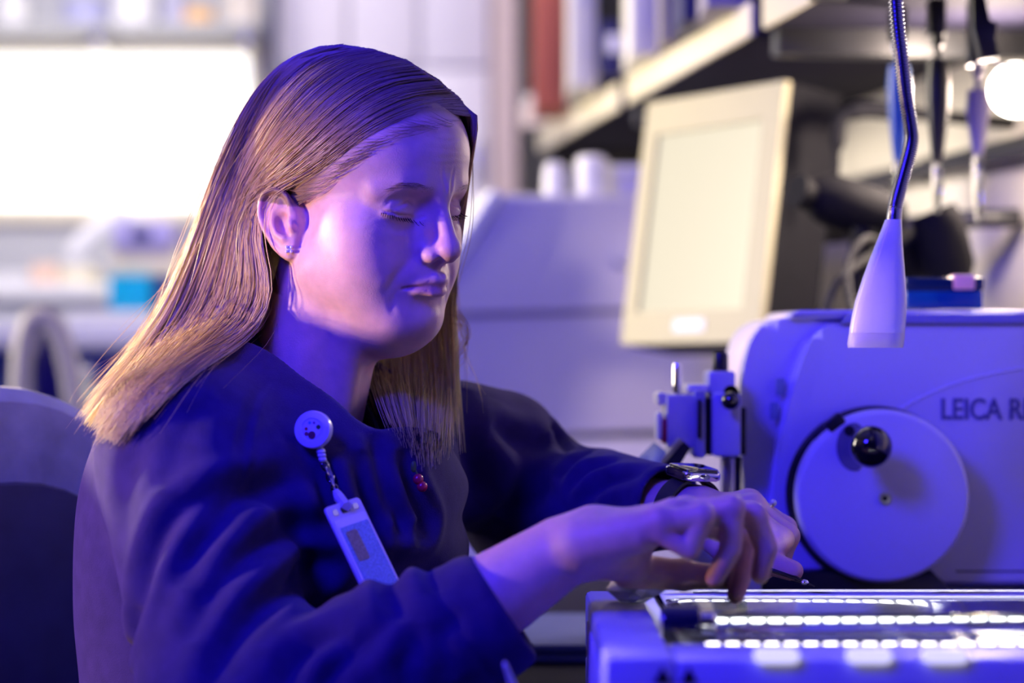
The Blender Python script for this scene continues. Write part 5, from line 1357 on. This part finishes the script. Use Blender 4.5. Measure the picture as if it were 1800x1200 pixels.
# uneven tips
cut = 1 - .13 * rng.random(nS) ** 1.6 - .05 * np.abs(wob[:, 5])
idx = tt[None] * cut[:, None] * (K - 1); i0 = np.minimum(idx.astype(int), K - 2); fr_ = (idx - i0)[..., None]
r_ = np.arange(nS)[:, None]; S = S[r_, i0] * (1 - fr_) + S[r_, i0 + 1] * fr_
flat = S.reshape(-1, 2)
off = np.repeat((3 + 9 * (1 - layer)) * np.interp(u, [0, .12, .4], [.35, .6, 1.]), K) * np.interp(flat[:, 1], [240, 300, 420], [1, .8, .8]) + np.repeat(wob[:, 6] * .6, K)
dh, hit = on_head(flat[:, 0], flat[:, 1], off)
dh = dh.reshape(nS, K); px, py = S[..., 0], S[..., 1]
dn = np.interp(px, [150, 260, 350, 440, 480], [1.955, 1.955, 1.965, 1.93, 1.905]) + layer[:, None] * .045 + wob[:, 7:8] * .003
earw = np.exp(-(((px - 478) / 26) ** 2 + ((py - 366) / 30) ** 2)); dh = dh - .012 * earw * (layer[:, None] < .8)
bl = np.clip((py - 330) / 130, 0, 1); bl = bl * bl * (3 - 2 * bl)
D = dh * (1 - bl) + dn * bl
for _ in range(3): D[:, 1:-1] = .25 * D[:, :-2] + .5 * D[:, 1:-1] + .25 * D[:, 2:]
sd = shirt_depth(px, py) - .004 - .006 * (1 - layer[:, None])
ov = (py > 480) & (sd < 3)
D = np.where(ov, np.minimum(D, sd), D)
for _ in range(2): D[:, 1:-1] = .25 * D[:, :-2] + .5 * D[:, 1:-1] + .25 * D[:, 2:]
paths = np.stack([(px - 900) / FPX * D, D, CAMZ - (py - 600) / FPX * D], -1)

# far-side hair (falls behind the jaw on to the chest)
FAR = [
    [(818, 190, 1.985), (836, 200, 2.0), (838, 222, 2.02), (832, 262, 2.05), (818, 350, 2.075), (802, 450, 2.075), (794, 540, 2.05), (797, 620, 2.03), (800, 700, 2.00), (803, 800, 1.985)],
    [(800, 170, 1.99), (828, 215, 2.04), (815, 300, 2.08), (800, 400, 2.09), (785, 500, 2.08), (778, 580, 2.05), (784, 660, 2.02), (782, 740, 1.99), (778, 815, 1.97)],
    [(770, 140, 1.99), (800, 250, 2.08), (780, 380, 2.10), (760, 480, 2.10), (748, 570, 2.06), (752, 650, 2.03), (752, 740, 1.99), (748, 838, 1.965)],
    [(720, 110, 1.99), (760, 250, 2.09), (745, 380, 2.11), (722, 490, 2.10), (708, 570, 2.07), (712, 640, 2.03), (722, 720, 1.98), (738, 832, 1.96)],
    [(680, 95, 1.99), (720, 250, 2.09), (705, 380, 2.11), (690, 490, 2.10), (665, 580, 2.07), (662, 640, 2.04), (680, 710, 2.0), (715, 800, 1.97)],
    [(650, 90, 1.99), (690, 250, 2.09), (675, 380, 2.11), (660, 500, 2.10), (640, 590, 2.07), (636, 640, 2.05), (650, 690, 2.01), (680, 760, 1.98)],
]
GF = np.stack([resample(g, K) for g in FAR])
nF = 2600
u = rng.random(nF); t = u * (len(GF) - 1); i = np.minimum(t.astype(int), len(GF) - 2); f = (t - i)[:, None, None]
nl2 = 60; ls = np.floor(u * nl2).astype(int); wob = rng.normal(size=(nl2 + 1, 8))[ls]
S = GF[i] * (1 - f) + GF[i + 1] * f
uc = (ls + .5) / nl2; tc_ = uc * (len(GF) - 1); ic = np.minimum(tc_.astype(int), len(GF) - 2); fc2 = (tc_ - ic)[:, None, None]
gth = np.clip((tt - .5) / .4, 0, 1)[None, :, None] * .65
S = S * (1 - gth) + (GF[ic] * (1 - fc2) + GF[ic + 1] * fc2) * gth
S[:, :, 0] += np.sin(tt[None] * (6 + wob[:, 0:1]) + wob[:, 1:2] * 3) * 4 * tt[None] + wob[:, 2:3] * 6 * tt[None] ** 2 + rng.normal(size=(nF, 1)) * (1 + 4 * tt[None])
S[:, :, 2] += rng.random((nF, 1)) * .02
cut = 1 - .26 * rng.random(nF) ** 1.3 - .08 * np.abs(wob[:, 5])
idx = tt[None] * cut[:, None] * (K - 1); i0 = np.minimum(idx.astype(int), K - 2); fr_ = (idx - i0)[..., None]
r_ = np.arange(nF)[:, None]; S = S[r_, i0] * (1 - fr_) + S[r_, i0 + 1] * fr_
sd = shirt_depth(S[..., 0], S[..., 1]) - .005 - .010 * rng.random((nF, 1))
S[..., 2] = np.where((S[..., 1] > 600) & (sd < 3), np.minimum(S[..., 2], sd), S[..., 2])
D = S[..., 2]
for _ in range(3): D[:, 1:-1] = .25 * D[:, :-2] + .5 * D[:, 1:-1] + .25 * D[:, 2:]
fe, _ = on_head(S[..., 0].ravel(), S[..., 1].ravel(), np.repeat(4 + 8 * rng.random(nF), K), True)
bf = np.clip((S[..., 1] - 380) / 150, 0, 1); bf = bf * bf * (3 - 2 * bf)
D = np.where(S[..., 1] < 530, np.minimum(fe.reshape(nF, K), 2.07) * (1 - bf) + np.minimum(D, 2.05) * bf, D)
for _ in range(3): D[:, 1:-1] = .25 * D[:, :-2] + .5 * D[:, 1:-1] + .25 * D[:, 2:]
pathsF = np.stack([(S[..., 0] - 900) / FPX * D, D, CAMZ - (S[..., 1] - 600) / FPX * D], -1)

# hair over the crown and the back of the head, and the far side above the ear
nK = 2600
phi = rng.random(nK) * math.radians(170) + math.radians(122)          # from the near side round the back to the far side
offb = 2 + 6 * rng.random(nK)
pts_b = []
for th in np.radians([4, 28, 52, 74, 94, 110]):
    ex = -8 + (99 + offb) * np.sin(th) * np.cos(phi); ey = -(76 + offb) * np.sin(th) * np.sin(phi); ez = 58 + (79 + offb) * np.cos(th)
    pts_b.append(H2W(np.stack([ex, ey, ez], 1)))
q_ = (phi - math.radians(122)) / math.radians(170)
sidew = np.clip((q_ - .55) / .45, 0, 1)
m1 = np.array([P(400, 500, 1.955)]) * (1 - q_[:, None]) + np.array([P(455, 500, 2.055)]) * q_[:, None]
m2 = np.array([P(330, 610, 1.975)]) * (1 - q_[:, None]) + np.array([P(430, 610, 2.075)]) * q_[:, None]
m3 = np.array([P(240, 715, 1.975)]) * (1 - q_[:, None]) + np.array([P(380, 700, 2.085)]) * q_[:, None]
jit = rng.normal(size=(nK, 3)) * np.array([.010, .010, .004])
ctrl = np.stack(pts_b + [m1 + jit * .5, m2 + jit * .8, m3 + jit], 1)          # (nK, 9, 3)
def spline_many(C, k):
    m = C.shape[1]; Q = np.concatenate([2 * C[:, :1] - C[:, 1:2], C, 2 * C[:, -1:] - C[:, -2:-1]], 1)
    t = np.linspace(0, m - 1, k); i = np.minimum(t.astype(int), m - 2); w = (t - i)[None, :, None]
    p0, p1, p2, p3 = Q[:, i], Q[:, i + 1], Q[:, i + 2], Q[:, i + 3]
    return .5 * (2 * p1 + (p2 - p0) * w + (2 * p0 - 5 * p1 + 4 * p2 - p3) * w ** 2 + (3 * p1 - p0 - 3 * p2 + p3) * w ** 3)
pathsB = spline_many(ctrl, K)
allp = np.concatenate([paths, pathsF, pathsB]); n_all = len(allp)
tone = rng.normal(size=(n_all, 1)) * .10
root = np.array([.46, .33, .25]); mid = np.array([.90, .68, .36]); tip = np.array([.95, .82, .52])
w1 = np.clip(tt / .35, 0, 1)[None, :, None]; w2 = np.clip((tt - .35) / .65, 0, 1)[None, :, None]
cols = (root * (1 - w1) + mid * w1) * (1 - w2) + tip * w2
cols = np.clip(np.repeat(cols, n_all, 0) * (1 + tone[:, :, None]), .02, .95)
rad = np.repeat((np.interp(tt, [0, .1, .8, 1], [.00036, .00044, .00042, .00010]))[None], n_all, 0) * (.7 + .6 * rng.random((n_all, 1)))
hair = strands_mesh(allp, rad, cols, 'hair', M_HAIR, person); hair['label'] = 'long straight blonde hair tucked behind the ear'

# stray single hairs
nY = 420
sel = rng.integers(0, nS, nY); Y = paths[sel].copy()
amp = rng.normal(size=(nY, 3)) * np.array([.010, .008, .007]); ph = rng.random((nY, 1)) * 6
Y += amp[:, None, :] * (tt[None, :, None] ** 1.3) * (1 + .6 * np.sin(tt[None, :, None] * 7 + ph[:, :, None]))
sel = rng.integers(0, nF, 90); Y2 = pathsF[sel].copy(); amp = rng.normal(size=(90, 3)) * np.array([.010, .006, .006]); ph = rng.random((90, 1)) * 6
Y2 += amp[:, None, :] * (tt[None, :, None] ** 1.3) * (1 + .6 * np.sin(tt[None, :, None] * 8 + ph[:, :, None]))
curl = []
for k in range(14):      # loose curls by the far cheek
    x0 = 792 + rng.normal() * 4; y0 = 540 + rng.random() * 30
    x1 = 806 + rng.random() * 22; y1 = y0 + 20 + rng.random() * 60
    c_ = spline([P(x0, y0, 2.04), P((x0 + x1) / 2 + 8, (y0 + y1) / 2 - 8, 2.035), P(x1, y1, 2.03), P(x1 - 12 - rng.random() * 10, y1 + 22, 2.03), P(x0 + rng.random() * 12, y1 + 50 + 20 * rng.random(), 2.03)], K); curl.append(c_)
for k in range(9):       # curls at the hair ends over the chair
    x0 = 185 + rng.random() * 20; y0 = 770 + rng.random() * 25
    c_ = spline([P(x0, y0, 1.95), P(x0 - 18, y0 + 20, 1.95), P(x0 - 30 - 10 * rng.random(), y0 + 40 + 20 * rng.random(), 1.95), P(x0 - 20, y0 + 62, 1.95), P(x0 + 5 - 40 * rng.random(), y0 + 60 + 20 * rng.random(), 1.945)], K); curl.append(c_)
sel = rng.integers(0, nS, 90); Y3 = paths[sel].copy(); Y3 += (np.array([-.002, 0, .0045]) * (.3 + rng.random((90, 1))))[:, None, :] * np.sin(np.clip(tt * 2.6, 0, math.pi))[None, :, None] + rng.normal(size=(90, 1, 3)) * .0015 * tt[None, :, None]
Yall = np.concatenate([Y, Y2, Y3, np.array(curl)])
radY = np.repeat(np.interp(tt, [0, .1, .8, 1], [.0001, .00027, .00024, .00008])[None], len(Yall), 0)
colY = np.tile(np.array([.66, .50, .30]), (len(Yall), K, 1))
st = strands_mesh(Yall, radY, colY, 'stray_hair', M_HAIR, person)

# short fine hair of the hairline and temple
nB = 220; kb = 8; tb = np.linspace(0, 1, kb)
HL = np.array([(812, 208), (760, 212), (700, 228), (650, 252), (605, 285), (565, 318), (532, 336), (515, 352), (505, 372)])
s0 = rng.random(nB) * (len(HL) - 1.001); i = s0.astype(int); f = (s0 - i)[:, None]
r0 = HL[i] * (1 - f) + HL[i + 1] * f; dirv = HL[i + 1] - HL[i]; dirv = dirv / np.linalg.norm(dirv, axis=1)[:, None]
nrm = np.stack([-dirv[:, 1], dirv[:, 0]], 1); nrm *= np.where(nrm[:, 1:2] < 0, -1, 1)
r0 = r0 + nrm * rng.random((nB, 1)) * 16
ln = 26 + 34 * rng.random((nB, 1, 1))
B_ = r0[:, None, :] + (dirv[:, None, :] * 1.0 + rng.normal(size=(nB, 1, 2)) * .18) * ln * tb[None, :, None] - nrm[:, None, :] * (tb[None, :, None] ** 1.5) * 14
dB, _ = on_head(B_[..., 0].ravel(), B_[..., 1].ravel(), 1.2)
dB = dB.reshape(nB, kb) - .0015 - .002 * tb[None]
PB = np.stack([(B_[..., 0] - 900) / FPX * dB, dB, CAMZ - (B_[..., 1] - 600) / FPX * dB], -1)
strands_mesh(PB, np.repeat(np.interp(tb, [0, .3, 1], [.00012, .00018, .00005])[None], nB, 0), np.tile(np.array([.55, .40, .24]), (nB, kb, 1)), 'hairline_down', M_HAIR, person)

# eyebrows and lashes (head millimetres, put on the skin)
_N = vnormals(SKIN_V, SKIN_F)
_hd = SKIN_V[:, 2] > P(0, 620, 1.95)[2]
HV, HN = SKIN_V[_hd], _N[_hd]
def skin_point(hp, direction):
    return snap(HV, HN, [H2W(hp)], direction)[0]
def short_hairs(specs, name, col, r0_):
    pts = []; k = 6
    for a, b, c in specs:
        s = np.linspace(0, 1, k)[:, None]; pts.append((1 - s) ** 2 * a + 2 * s * (1 - s) * b + s ** 2 * c)
    pts = np.array(pts)
    return strands_mesh(pts, np.repeat(np.linspace(1, .25, k)[None] * r0_, len(pts), 0), np.tile(np.array(col), (len(pts), k, 1)), name, M_HAIR, person)
mm = HS * .001
for s in (-1, 1):
    brow, lash = [], []
    fr_d = HR @ np.array([.8, .6 * s, 0.])
    out = HR @ np.array([.75, .45 * s, 0.]); 
    for k in range(110):
        q = rng.random(); y = 10 + 36 * q; z = 37.5 + 5.5 * math.sin(q * 2.4) - 5 * q + rng.normal() * 1.5
        p = skin_point((100 - 22 * q, s * y, z), fr_d)
        dv = HR @ np.array([-.35 - .3 * q, s * .8, .35 - .75 * q])
        brow.append((p, p + dv * 3.5 * mm + out * .8 * mm, p + dv * 7 * mm + out * .3 * mm))
    cr = spline([(88, 12, 15), (88, 17, 12.6), (87, 25, 11.4), (86, 32, 11.6), (80, 41, 13.4), (71, 49, 16)], 46)
    for x, y, z in cr[7:]:
        p = skin_point((x, s * y, z + rng.normal() * .25), fr_d)
        q = (y - 29) / 18
        dv = HR @ np.array([.75, s * (.25 + .55 * q), -.55]); L2 = (5.5 + 1.5 * rng.random()) * mm
        lash.append((p - out * .3 * mm, p + dv * L2 * .6 - HR[:, 2] * .8 * mm, p + dv * L2 + HR[:, 2] * .9 * mm))
    short_hairs(brow, 'eyebrow', (.34, .22, .13), .00016)
    short_hairs(lash, 'eyelashes', (.020, .014, .012), .00034)

# eyes
for s in (-1, 1):
    m_eye = bpy.data.materials.new('eye'); m_eye.use_nodes = True; nt = m_eye.node_tree; b = nt.nodes['Principled BSDF']; b.inputs['Roughness'].default_value = .08
    tc = nt.nodes.new('ShaderNodeTexCoord'); sp = nt.nodes.new('ShaderNodeSeparateXYZ'); nt.links.new(tc.outputs['Object'], sp.inputs[0])
    rp = nt.nodes.new('ShaderNodeValToRGB'); nt.links.new(sp.outputs['X'], rp.inputs[0])
    rp.color_ramp.interpolation = 'LINEAR'
    e = rp.color_ramp.elements; e[0].position = .83; e[0].color = (.78, .74, .72, 1); e[1].position = .86; e[1].color = (.10, .08, .06, 1)
    q = e.new(.95); q.color = (.16, .12, .08, 1); q = e.new(.965); q.color = (.004, .004, .004, 1)
    nt.links.new(rp.outputs[0], b.inputs['Base Color'])
    me = MB().ball((0, 0, 0), 1, 40).build('eye', m_eye, person)
    g = HR @ np.array([math.cos(.42), 0, -math.sin(.42)]); zz = HR @ np.array([math.sin(.42), 0, math.cos(.42)]); yy = np.cross(zz, g)
    R4 = Matrix([[g[0], yy[0], zz[0]], [g[1], yy[1], zz[1]], [g[2], yy[2], zz[2]]]).to_4x4()
    me.matrix_parent_inverse = Matrix.Translation(-person.location)
    me.matrix_basis = Matrix.Translation(V3(H2W((71.6, s * 29.5, 17)))) @ R4 @ Matrix.Scale(12.3 * HS * .001, 4)
